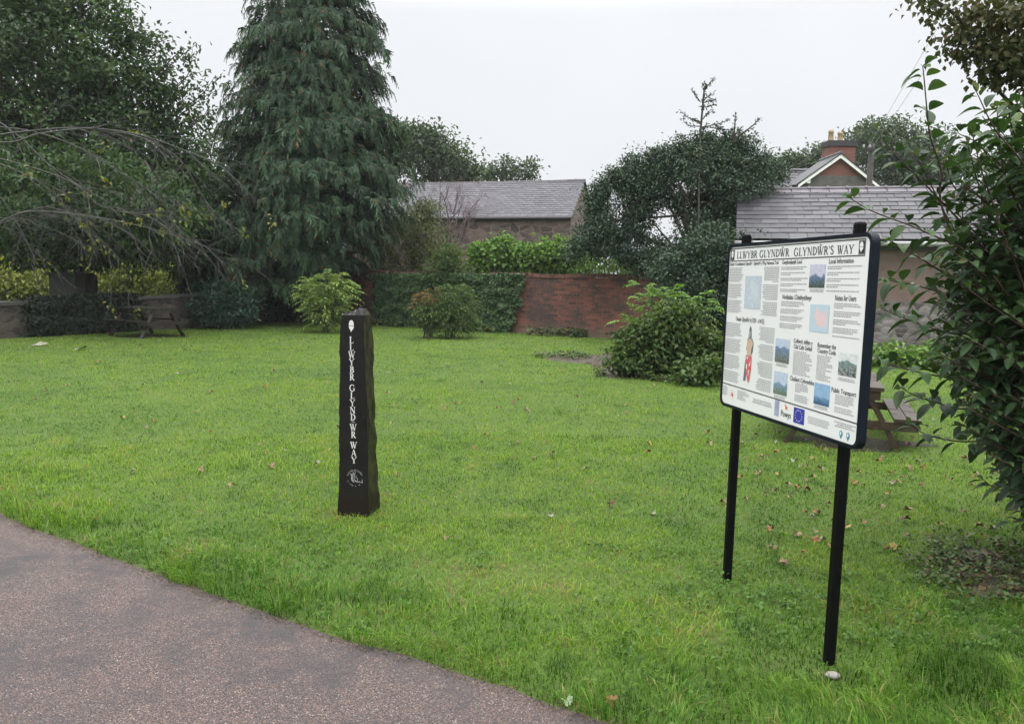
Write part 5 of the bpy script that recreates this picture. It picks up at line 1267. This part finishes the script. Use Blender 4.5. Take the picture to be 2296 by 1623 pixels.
# shrubs behind the brick wall
tree('olive_shrub', 'olive green loose shrub behind the wall beneath the conifer edge', 'shrub', [(890, 530, 60, 70), (945, 520, 55, 75), (850, 560, 40, 50), (960, 470, 25, 30), (990, 575, 40, 35), (920, 590, 100, 28)], 28.5, 560, 20, .34, .10, .045, 'leaf_olive', r0=.06, stemname='stems', crownname='foliage', bark='green_stem')
tree('leafy_shrub', 'bright green pointed shrub leaning over the top of the brick wall', 'shrub', [(1005, 575, 28, 35), (1030, 600, 25, 25), (985, 610, 45, 22), (1015, 640, 25, 25)], 25.0, 170, 14, .25, .10, .05, 'leaf_bush', r0=.03, nlimb=14, stemname='stems', crownname='foliage', bark='green_stem')

def bare_bush():
    D = 30.5; q = P(1010, 560, D); t = empty('bare_bush', (q[0], q[1], 0), 'leafless purple brown bush in front of the barn roof', 'bush')
    mb = MB()
    def grow(p, d, l, r, lev):
        e_ = p + d * l + np.array([0, 0, .05 * l]); m_ = (p + e_) / 2 + rng.normal(size=3) * l * .08
        mb.tube(curve_pts([p, m_, e_], 3), [r, r * .93, r * .86, r * .8, r * .75, r * .7, r * .62], 5, cap=False)
        if lev == 0: return
        for _ in range(3 if lev > 1 else 5):
            s = random.uniform(.4, 1); b = p + (e_ - p) * s; grow(b, nrm(d + rng.normal(size=3) * .62 + np.array([.05, 0, .06])), l * random.uniform(.5, .8), r * .5, lev - 1)
    b = np.array([P(1005, 520, D)[0], D, 2.3])
    mb.tube([(b[0] - .1, D, -.1), (b[0], D, 2.3)], [.10, .07], 7)
    for px, py in ((980, 440), (1010, 425), (1040, 430), (1070, 440), (1000, 480), (1060, 500), (1085, 465)):
        tgt = P(px, py, D); v = tgt - b; grow(b, nrm(v), np.linalg.norm(v) * .55, .04, 4)
    mb.build('branches', M['purple_twig'], t, t.location)
bare_bush()

def bean_row():
    group = 'leafy canes along the top of the brick wall'
    xs = np.linspace(1068, 1268, 13)
    t0 = None
    for i, px in enumerate(xs):
        D = 26.0 - (px - 1060) * .006; top = 546 + 10 * math.sin(i * 1.7) + random.uniform(-8, 8) ; q = P(px, 600, D)
        if i in (0, 5, 9, 3):
            bl = [(px, top + 12, 15, 16), (px + 3, (top + 605) / 2, 17, 26), (px - 3, 592, 16, 16)]
            t0 = tree('cane_plant', 'bright green leafy cane plant standing in a row behind the wall', 'plant', bl, D, 60, 13, .22, .13, .10, 'leaf_bean', trunk=(q[0], q[1], 0), r0=.022, nlimb=7, group=group, stemname='stems', crownname='foliage', bark='green_stem')
            src = t0
        else:
            r = copy_thing(src); r.location = (q[0], q[1], random.uniform(-.12, .12)); r.rotation_euler = (0, 0, random.uniform(0, 6.28))
bean_row()
tree('garden_hedge', 'bright green low hedge glimpsed behind the bare stems under the holly', 'hedge', [(1300, 592, 60, 26), (1380, 594, 60, 24), (1460, 596, 60, 24), (1540, 596, 60, 30), (1250, 600, 50, 24)], 29, 420, 16, .35, .12, .07, 'leaf_bean', r0=.03, nlimb=14, stemname='stems', crownname='foliage', bark='green_stem')
def railing():   # slender upright stems right of the canes
    grp = 'bare upright stems above the brick wall'; mb = MB()
    for i in range(16):
        px = 1268 + i * 10.5; q = P(px, 612, 24.6); h = random.uniform(.35, .6) + 1.72; mb = MB()
        mb.tube(curve_pts([(0, 0, 0), (random.uniform(-.05, .05), 0, h * .5), (random.uniform(-.08, .08), 0, h)], 3), [.016] * 7, 5)
        o = mb.build('stem', M['green_stem']); o.location = q[0], q[1], 0; setp(o, 'thin upright stem in the row beneath the holly', 'stem', grp)
railing()

holly = [(1480, 352, 26, 22), (1580, 316, 26, 14), (1665, 325, 30, 20), (1420, 362, 20, 22), (1705, 358, 26, 22), (1385, 400, 22, 24), (1745, 385, 22, 22), (1540, 335, 26, 22), (1620, 330, 26, 20),
         (1560, 400, 130, 70), (1640, 420, 90, 80), (1450, 420, 65, 55), (1420, 400, 36, 32), (1690, 395, 50, 45), (1600, 350, 70, 32), (1590, 510, 80, 70), (1650, 510, 50, 90), (1480, 380, 45, 35),
         (1350, 530, 62, 40), (1400, 555, 90, 38), (1355, 488, 40, 34), (1335, 450, 14, 34, 0, .3), (1430, 495, 36, 50), (1490, 580, 60, 45), (1300, 560, 30, 22), (1352, 420, 9, 26, 0, .25), (1450, 590, 60, 26),
         (1590, 560, 70, 60, -2.4, .7), (1640, 600, 45, 80, -2.4, .7), (1530, 620, 66, 50, -2.4, .7), (1600, 650, 66, 50, -2.4, .7), (1640, 690, 40, 60, -2.4, .7), (1570, 690, 55, 45, -2.4, .7), (1500, 600, 40, 36, -2.2, .6)]
def spray(pts, D, n=12, L=.11):
    """leaves along an open twig; returns the leaf mesh and the twig"""
    c = np.array(curve_pts([P(a, b, D) for a, b in pts], 8)); k = np.sort(rng.integers(len(c) // 4, len(c), n * 3)); p = c[k] + rng.normal(size=(len(k), 3)) * .025
    tan = nrm(np.gradient(c, axis=0))[k]
    return leaves(p, nrm(tan + rng.normal(size=(len(k), 3)) * .7 + np.array([0, 0, .1])), nrm(np.array([0, -.3, 1]) + rng.normal(size=(len(k), 3)) * .5), L, L * .5), c
zf = lambda x, y: ((2280 + x * .29575) / 1.52787, (200 + y * .29575) / 1.52787)
twigs = [[(400, 900), (430, 560), (450, 370), (500, 310), (560, 230)], [(440, 400), (450, 340), (440, 300)], [(405, 510), (350, 430), (310, 370)], [(430, 500), (500, 440), (560, 410)], [(430, 520), (520, 495), (580, 490)], [(430, 570), (500, 560), (560, 545)], [(430, 710), (480, 650), (540, 620)], [(415, 740), (270, 690), (170, 610)], [(410, 790), (280, 780), (200, 720)], [(415, 760), (380, 740), (350, 720)],
         [(410, 800), (520, 780), (640, 750), (710, 720)], [(520, 800), (620, 820), (760, 830), (800, 820)], [(420, 860), (450, 820), (470, 780)], [(780, 990), (800, 800), (810, 640)], [(790, 930), (840, 840), (890, 800)], [(790, 980), (880, 880), (1000, 790), (1090, 700)], [(830, 960), (940, 910), (1060, 890)], [(690, 920), (700, 880), (660, 860)], [(240, 940), (190, 910), (150, 890)], [(1000, 980), (1040, 970), (1080, 960)], [(640, 870), (720, 890), (770, 860)], [(430, 480), (440, 540), (425, 590)], [(560, 760), (600, 800), (680, 830)]]
hx = []; stem = []
for tw in twigs:
    (l, c) = spray([zf(*p) for p in tw], 21.4, n=max(4, int(len(tw) * 2.6)), L=.085); hx.append(l); stem.append(c)
q = P(1600, 700, 21.6)
ht = tree('holly_tree', 'big dark holly with open sprigs rising above its rounded top', 'holly', holly, 21.8, 2900, 40, .27, .075, .042, 'leaf_holly', trunk=(q[0], q[1], 0), r0=.11, nlimb=32, shell=.5, droop=.1, jit=.8, extra=hx)
mb = MB()
for i, c in enumerate(stem): mb.tube(list(c), [(.028 if i in (0, 13, 15) else .012) * (1 - .8 * k / len(c)) + .003 for k in range(len(c))], 5)
mb.tube(curve_pts([P(1560, 640, 20.6), P(1566, 500, 20.5), P(1568, 380, 21.0), P(*zf(400, 900), 21.4)], 6), .02, 6)
mb.build('leader', M['bark'], ht, ht.location)

def pinnate_bush(name, label, blobs, Y, n, L, nl, m, lw=.045, droop=.5, stems=9, mcol='green_stem'):
    """a bush of long leaves made of paired leaflets"""
    c, r = blob_world(blobs, Y); wt = r[:, 0] * r[:, 2]; k = rng.choice(len(c), n, p=wt / wt.sum()); d = rdir(n); d[:, 2] = np.abs(d[:, 2]) * np.where(rng.random(n) < .3, -.6, 1); d = nrm(d)
    root = c[k] + d * r[k] * (.45 + .5 * rng.random((n, 1)))
    o = nrm(d * np.array([1, 1, .45]) + rng.normal(size=(n, 3)) * .25 + np.array([0, 0, .25])); sd = nrm(np.cross(o, [0, 0, 1.0])); Lg = L * (.6 + .7 * rng.random(n)); tone = rng.random(n)
    A = []; B = []; Cn = []; D_ = []; S_ = []
    for j in range(nl):
        s = (j + .6) / nl; p = root + o * (Lg * s)[:, None] + np.array([0, 0, -1]) * (Lg * droop * s * s)[:, None]; tan = nrm(o + np.array([0, 0, -2 * droop * s]))
        for sg in ((-1, 1) if j < nl - 1 else (0,)):
            A.append(p); B.append(nrm(tan * (.45 if sg else 1) + sd * sg + np.array([0, 0, -.25]) + rng.normal(size=(n, 3)) * .12)); Cn.append(nrm(np.cross(sd, o) * np.sign(np.cross(sd, o)[:, 2:3] + 1e-9) + rng.normal(size=(n, 3)) * .25))
            D_.append(Lg * .36 * (1 - .4 * abs(s - .45))); S_.append(np.clip(tone * .6 + .4 * rng.random(n), 0, 1))
    LL = np.concatenate(D_); v, f, rn = leaves(np.concatenate(A), np.concatenate(B), np.concatenate(Cn), LL, LL * .42, .15, np.concatenate(S_))
    mid = c.mean(0); t = empty(name, (mid[0], mid[1], 0), label, 'bush'); np_mesh('foliage', v, f, M[m], t, t.location, {'rnd': rn})
    mb = MB()
    for i in range(stems):
        e_ = root[rng.integers(n)]; b = np.array([mid[0] + random.uniform(-.15, .15), mid[1] + random.uniform(-.15, .15), -.05]); mb.tube(curve_pts([b, (b * .6 + e_ * .4) + np.array([0, 0, .25]), e_], 5), [.022 - .0015 * q for q in range(11)], 5)
    mb.build('stems', M[mcol], t, t.location); return t
pinnate_bush('mahonia_bush', 'pale yellow green bush with drooping paired leaflets before the conifer', [(730, 650, 62, 38), (730, 690, 55, 38), (690, 660, 30, 28), (770, 655, 26, 28), (735, 722, 40, 22)], 22.6, 330, .34, 6, 'leaf_pale')
pinnate_bush('leafy_bush', 'rounded dark green bush standing against the ivy', [(1000, 705, 62, 40), (1012, 738, 56, 24), (965, 700, 28, 30), (1020, 665, 36, 30), (1010, 725, 60, 30), (1035, 690, 30, 40)], 21.3, 800, .26, 5, 'leaf_bush')
pinnate_bush('red_tipped_shrub', 'feathery reddish brown shrub on the left side of the rounded bush by the ivy', [(958, 672, 28, 20), (945, 690, 18, 16), (975, 660, 18, 16)], 21.2, 70, .26, 5, 'leaf_red', stems=6)
# the big shrub on the bare patch
bush = [(1490, 808, 118, 34), (1485, 768, 90, 38), (1500, 728, 56, 34), (1535, 705, 30, 28), (1580, 780, 44, 42), (1410, 800, 34, 30), (1440, 745, 34, 26), (1605, 820, 26, 24)]
tree('spreading_bush', 'large spreading green bush on bare soil in front of the brick wall', 'bush', bush, 13.6, 620, 15, .22, .085, .055, 'leaf_bush', r0=.035, nlimb=24, stemname='stems', crownname='foliage', bark='green_stem', droop=.3, up=.9)
pinnate_bush('sapling', 'light green sapling with paired leaflets rising out of the spreading bush', [(1500, 680, 50, 34), (1460, 680, 34, 28), (1575, 690, 22, 30), (1435, 643, 30, 8), (1510, 655, 22, 14), (1580, 668, 9, 16), (1420, 720, 30, 25)], 13.9, 130, .24, 6, 'leaf_bean', stems=14)
tree('low_shrub', 'low glossy green shrub at the right foot of the spreading bush', 'bush', [(1570, 832, 42, 20), (1545, 840, 30, 14), (1605, 822, 25, 22)], 12.6, 90, 10, .16, .09, .06, 'leaf_bush', r0=.015, nlimb=8, stemname='stems', crownname='foliage', bark='green_stem')
# greens by the outbuilding
tree('low_shrub', 'low bright green plants along the outbuilding plinth', 'bush', [(1990, 805, 45, 32), (2060, 815, 50, 36), (1940, 800, 40, 28), (2120, 810, 60, 45), (2200, 800, 60, 60)], 16.0, 330, 12, .22, .11, .08, 'leaf_bean', r0=.015, nlimb=16, stemname='stems', crownname='foliage', bark='green_stem')

# overhanging tree, top right
copper = [(2270, 30, 80, 55), (2205, 45, 55, 32), (2235, 140, 50, 40), (2165, 95, 30, 26), (2088, 14, 40, 16), (2120, 42, 20, 14), (2180, 15, 50, 18), (2290, 120, 60, 55), (2350, 60, 110, 110), (2390, 180, 100, 80), (2060, 5, 14, 12), (2140, 60, 18, 12), (2250, 180, 35, 20), (2215, 110, 25, 20)]
q = P(2620, 400, 9.5)
cpt = tree('copper_tree', 'tree with brown green leaves hanging in at the top right corner', 'tree', copper, 9.0, 430, 11, .20, .07, .052, 'leaf_copper', trunk=(q[0], q[1], 0), top=P(2480, 120, 9.6), r0=.16, nlimb=9, shell=.2, droop=1.0)
mb = MB()
for pts, r0 in (([(2640, 420), (2420, 240), (2271, 141), (2186, 77), (2130, 24), (2085, -5)], .035), ([(2350, 190), (2300, 60), (2250, 20), (2200, -20)], .022), ([(2271, 141), (2240, 110), (2225, 60)], .014), ([(2186, 77), (2165, 95), (2160, 110)], .008), ([(2130, 24), (2100, 12), (2060, 0)], .010), ([(2420, 240), (2330, 200), (2260, 190)], .018), ([(2240, 118), (2220, 150), (2235, 185)], .009), ([(2300, 60), (2255, 45), (2215, 45)], .010)):
    c = curve_pts([P(a, b, 9.0) for a, b in pts], 6); mb.tube(c, [r0 * (1 - .7 * i / len(c)) + .003 for i in range(len(c))], 7)
mb.build('branches', M['bark'], cpt, cpt.location, smooth=True)

# ------------------------------------------------------------------ the ribbed-leaf shrub, right foreground
def ribbed_leaves(pos, axis, normal, L, W, rn, curl):
    """long-pointed leaf, seven rows of five points, arched downwards; uv along it"""
    n = len(pos); axis = nrm(axis); side = nrm(np.cross(axis, normal)); nn = np.cross(side, axis)
    prof = np.array([.06, .55, .92, 1.0, .86, .50, .02]); ss = np.array([0, .14, .32, .50, .68, .85, 1.0]); vs = np.array([-1, -.5, 0, .5, 1])
    V_ = np.empty((n, 7, 5, 3)); UV = np.empty((n, 7, 5, 2))
    for i, (s, w_) in enumerate(zip(ss, prof)):
        base = pos + axis * (L * (s - .12 * curl * s * s))[:, None] + np.array([0, 0, -1.0]) * (L * .62 * curl * s * s)[:, None]
        for j, v in enumerate(vs):
            V_[:, i, j] = base + side * (W * .5 * w_ * v)[:, None] + nn * (W * .20 * abs(v) * w_)[:, None]
            UV[:, i, j, 0] = s; UV[:, i, j, 1] = v * w_
    ii = np.array([[i * 5 + j, i * 5 + j + 1, (i + 1) * 5 + j + 1, (i + 1) * 5 + j] for i in range(6) for j in range(4)])
    f = (np.arange(n)[:, None, None] * 35 + ii[None]).reshape(-1, 4)
    return V_.reshape(-1, 3), f, UV.reshape(-1, 2), np.repeat(rn, 35)
def viburnum():
    base = np.array([4.05, 5.0, 0]); t = empty('ribbed_leaf_shrub', tuple(base), 'tall dark shrub with large ribbed leaves at the right edge', 'shrub')
    mb = MB(); POS = []; AX = []; NO = []; Ls = []; RN = []; CU = []
    def clothe(c, start, size, step, tip=True, tone=.3):
        c = np.array(c); seg = np.linalg.norm(np.diff(c, axis=0), axis=1); cum = np.concatenate([[0], np.cumsum(seg)]); tot = cum[-1]; s = tot * start; k = random.randint(0, 1)
        while s < tot:
            p = np.array([np.interp(s, cum, c[:, a]) for a in range(3)]); p2 = np.array([np.interp(min(tot, s + .02), cum, c[:, a]) for a in range(3)]); tan = nrm(p2 - p + 1e-9)
            a = np.cross(tan, [0, 0, 1.0]); a = nrm(a) if np.linalg.norm(a) > .1 else np.array([1., 0, 0]); b = np.cross(tan, a)
            ang = random.uniform(-.4, .4) + (1.15 if k % 2 else -.1)
            dd = a * math.cos(ang) + b * math.sin(ang) * .8; sz = size * random.uniform(.72, 1.15) * (1 - .25 * (s / tot) ** 3)
            for sg in (-1, 1):
                ax = nrm(dd * sg + tan * .45 + rng.normal(size=3) * .15 + np.array([0, 0, .15])); POS.append(p + ax * .015); AX.append(ax); NO.append(np.array([0, 0, 1.0]) + rng.normal(size=3) * .25 - ax * ax[2]); Ls.append(sz); RN.append(min(.92, max(0, random.gauss(tone, .22)))); CU.append(random.uniform(.25, .95))
            s += step * random.uniform(.8, 1.25); k += 1
        if tip:
            tan = nrm(c[-1] - c[-3])
            for sg in (-1, 1): 
                ax = nrm(tan + rng.normal(size=3) * .35); POS.append(c[-1]); AX.append(ax); NO.append(np.array([0, -.6, .8]) + rng.normal(size=3) * .3); Ls.append(size * .5); RN.append(random.choice([.7, .85, .95])); CU.append(.3)
    hero = [([(2330, 1050), (2240, 760), (2118, 484), (2110, 383), (2086, 307), (2078, 242), (2072, 177), (2069, 150)], 3.9, .115, .14, .35), ([(2360, 900), (2300, 660), (2251, 532), (2219, 436), (2200, 380), (2180, 300)], 3.8, .115, .11, .25),
            ([(2330, 800), (2230, 600), (2170, 516), (2080, 420), (2010, 350), (1965, 292)], 4.0, .10, .11, .3), ([(2340, 760), (2200, 590), (2074, 520), (1961, 476), (1908, 446)], 3.8, .105, .12, .35), ([(2400, 600), (2330, 440), (2291, 363), (2231, 290), (2190, 208)], 3.7, .115, .10, .3),
            ([(2340, 1010), (2270, 985), (2160, 990), (2080, 975), (2040, 950)], 4.1, .10, .12, .1), ([(2350, 950), (2260, 925), (2150, 915), (2060, 890), (2018, 868)], 4.0, .10, .11, .12), ([(2340, 880), (2240, 850), (2120, 845), (2010, 822), (1958, 800)], 3.9, .105, .10, .15),
            ([(2340, 800), (2220, 760), (2110, 742), (2010, 706), (1975, 690)], 3.9, .11, .10, .25), ([(2330, 760), (2200, 690), (2090, 650), (2010, 632), (1985, 628)], 4.0, .105, .11, .3), ([(2350, 1100), (2290, 1080), (2230, 1090), (2205, 1075)], 4.0, .09, .10, .15),
            ([(2320, 560), (2200, 470), (2140, 420), (2120, 360)], 4.2, .10, .11, .3), ([(2340, 520), (2260, 420), (2200, 330), (2150, 300)], 4.1, .105, .11, .3), ([(2400, 500), (2300, 280), (2280, 230)], 3.9, .11, .11, .35), ([(2290, 700), (2200, 580), (2160, 500), (2165, 430)], 4.2, .105, .1, .3),
            ([(2300, 800), (2190, 600), (2130, 500), (2090, 420), (2055, 350)], 4.05, .105, .11, .35), ([(2350, 640), (2290, 480), (2250, 380), (2240, 300), (2235, 240)], 3.9, .105, .11, .3), ([(2320, 700), (2230, 520), (2190, 400), (2170, 325)], 4.1, .11, .11, .3), ([(2250, 760), (2150, 640), (2080, 590), (2030, 560), (1998, 540)], 4.0, .105, .11, .3), ([(2380, 420), (2300, 340), (2270, 290), (2262, 235)], 3.8, .11, .10, .3), ([(2300, 560), (2230, 440), (2160, 380), (2110, 340)], 4.2, .105, .10, .3)]
    for px, D, size, step, tone in hero:
        pts = [P(a, b, D + random.uniform(-.04, .04) + .25 * (1 - i / (len(px) - 1))) for i, (a, b) in enumerate(px)]; c = curve_pts(pts, 8); n = len(c)
        full = [base + rng.normal(size=3) * np.array([.12, .12, 0]), (base + np.array([0, 0, 1.0]) + np.asarray(pts[0])) / 2 + np.array([.15, .1, -.2]), pts[0]]
        c0 = curve_pts(full, 5); mb.tube(c0[:-1] + c, [.0075 - .0055 * i / (len(c0) - 1 + n) for i in range(len(c0) - 1 + n)], 6)
        clothe(c, .06, size * 1.15, step * .62, True, tone)
    # the mass of the shrub
    by = [180, 260, 340, 420, 480, 540, 600, 660, 720, 800, 880, 950, 1000, 1060, 1120, 1170]; bx = [2250, 2180, 2140, 2115, 2095, 2080, 2070, 2060, 2055, 2070, 2100, 2130, 2165, 2190, 2215, 2245]
    for i in range(500):
        py = random.uniform(230, 1190) if random.random() < .62 else random.uniform(500, 1150); lo = float(np.interp(py, by, bx)) + 15; px = lo + abs(random.gauss(0, 1)) * 130 + random.uniform(0, 30)
        D = random.uniform(3.85, 5.3); tip = P(px, py, D); st = base + np.array([random.uniform(-.35, .35), random.uniform(-.4, .4), 0]); hh = max(.3, tip[2] - .35)
        midp = np.array([st[0] * .65 + tip[0] * .35 + .1, st[1] * .6 + tip[1] * .4, hh * .75]); c = curve_pts([st, midp, tip], 7); n = len(c)
        mb.tube(c, [.009 - .007 * k / n for k in range(n)], 5); clothe(c, random.uniform(.22, .45), random.uniform(.085, .12), .075, random.random() < .4, .22 if py > 500 else .32)
    L_ = np.array(Ls); v, f, uv, r = ribbed_leaves(np.array(POS), np.array(AX), np.array(NO), L_, L_ * .52, np.array(RN), np.array(CU))
    np_mesh('foliage', v, f, M['viburnum'], t, t.location, {'rnd': r}, uv, smooth=True)
    mb.build('stems', M['red_stem'], t, t.location, smooth=True)
viburnum()

# ------------------------------------------------------------------ fallen leaves and a stone
def fallen(name, m, seed, size=.037):
    r = random.Random(seed); mb = MB(); N = 30; ring = []
    for k in range(N):
        a = 2 * PI * k / N; lobe = .62 + .38 * abs(math.cos(2.5 * a)) ** 1.3; rr = size * lobe * (.85 + .3 * r.random()) * (1.15 if abs(a) < .5 or a > 5.8 else 1)
        ring.append((rr * math.cos(a), rr * math.sin(a) * .85, .006 + .018 * math.sin(2 * a + seed) * (rr / size) + .008 * r.random()))
    for k in range(N): mb.face([(0, 0, .004), ring[k], ring[(k + 1) % N]])
    mb.bar((-size * .3, 0, .006), (-size * 1.2, size * .2, .004), .0025, .0025)
    o = mb.build(name, m); o['category'] = 'leaf'; return o
lm = {k: plain('fallen_' + k, tuple(q * {'green': .8, 'pale': .42}.get(k, .5) for q in c), .6, var=.35, scale=25) for k, c in dict(tan=(.34, .22, .12), brown=(.17, .085, .04), orange=(.36, .15, .04), yellow=(.42, .32, .06), pale=(.42, .42, .28), red=(.25, .06, .035), green=(.36, .46, .30)).items()}
names = dict(tan='tan', brown='dark brown', orange='orange brown', yellow='yellow', pale='pale straw', red='dull red')
src = {}
spots = [(1585, 972), (1455, 1000), (1312, 1055), (1062, 1008), (890, 1068), (640, 1013), (595, 1017), (275, 940), (345, 948), (255, 775), (222, 814), (1342, 893), (1195, 800), (1000, 1212), (1370, 1138), (1465, 1157), (1620, 1132), (1700, 960), (1745, 972), (1740, 1020), (1800, 990), (1830, 1200), (1845, 1218), (2010, 1235), (2030, 1172), (1690, 1010), (1660, 1075), (1590, 1000), (680, 778), (400, 840), (520, 900), (870, 885), (1000, 920), (1150, 905), (1480, 905), (1235, 1165), (1090, 980), (745, 905), (150, 868), (80, 900), (450, 1060), (300, 1063)]
for i in range(150):
    if i < 105: px, py = random.uniform(1660, 2270), random.triangular(905, 1290, 1060)
    else: px, py = random.uniform(20, 1650), random.triangular(760, 1100, 880)
    spots.append((px, py))
for i, (px, py) in enumerate(spots):
    q = G(px, py)
    if on_path(q[0], q[1], .05) or not bool(front_of_wall(q[0], q[1])): continue
    k = random.choices(['tan', 'brown', 'orange', 'yellow', 'pale', 'red'], [4, 2.2, 2.4, 1, 2.4, .8])[0]
    if k not in src: o = src[k] = fallen('fallen_leaf', lm[k], i + 3)
    else: o = src[k].copy(); col.objects.link(o)
    s = random.uniform(.5, 1.0) * (1 if q[1] < 12 else 1.15)
    o.location = (q[0], q[1], random.uniform(.018, .032)); o.rotation_euler = (random.uniform(-.35, .35), random.uniform(-.35, .35), random.uniform(0, 6.28)); o.scale = (s, s, s)
    setp(o, f'small {names[k]} fallen leaf lying on the lawn', 'leaf', f'{names[k]} fallen leaves on the lawn')
def lone(px, py, m, seed, size, z, lab, rot=(0, 0, 0)):
    o = fallen('fallen_leaf', lm[m], seed, size); q = G(px, py); o.location = (q[0], q[1], z); o.rotation_euler = rot; setp(o, lab, 'leaf')
lone(1272, 1578, 'green', 5, .032, .012, 'pale green lobed leaf lying at the path edge', (-.25, .1, 2.0))
lone(1366, 1586, 'orange', 9, .030, .03, 'orange brown leaf at the path edge beside the pale green leaf', (-.5, .2, 4.0))
lone(85, 776, 'pale', 12, .17, .03, 'large curled whitish leaf on the grass below the stone wall, left of the pair', (.2, -.2, .5))
lone(180, 785, 'pale', 14, .18, .03, 'large curled whitish leaf on the grass below the stone wall, right of the pair', (-.2, .2, 2.5))
mb = MB(); q = G(1866, 1523); vs = []
import bmesh
bm = bmesh.new(); bmesh.ops.create_icosphere(bm, subdivisions=3, radius=.026)
for v in bm.verts: v.co = Vector((v.co.x * 1.25, v.co.y * .85, v.co.z * .6)) * (1 + .25 * (vnoise(np.array([v.co.x * 60 + 5]), np.array([v.co.y * 60 + v.co.z * 50 + 9]))[0] - .5))
me = bpy.data.meshes.new('pebble'); bm.to_mesh(me); bm.free(); me.materials.append(plain('pale_pebble', (.19, .175, .165), .7, var=.25, scale=40, bmp=.3))
o = bpy.data.objects.new('pebble', me); col.objects.link(o); o.location = (q[0], q[1], .020); setp(o, 'pale stone lying on the grass below the nearer board post', 'stone')

# ------------------------------------------------------------------ misty air
m = bpy.data.materials.new('misty_air'); m.use_nodes = True; t = m.node_tree; t.nodes.clear()
o_ = nd(t, 'ShaderNodeOutputMaterial'); pv = nd(t, 'ShaderNodeVolumePrincipled'); pv.inputs['Color'].default_value = (.93, .95, 1, 1); pv.inputs['Density'].default_value = .00045
lk(t, pv.outputs[0], o_.inputs['Volume'])
mb = MB(); mb.box(-75, 75, -12, 85, -1, 26); setp(mb.build('haze', m), 'thin misty air over the garden', 'haze', kind='stuff')

# ------------------------------------------------------------------ render settings
cy = scene.cycles
cy.max_bounces = 6; cy.diffuse_bounces = 3; cy.glossy_bounces = 2; cy.transmission_bounces = 3; cy.transparent_max_bounces = 4; cy.caustics_reflective = False; cy.caustics_refractive = False
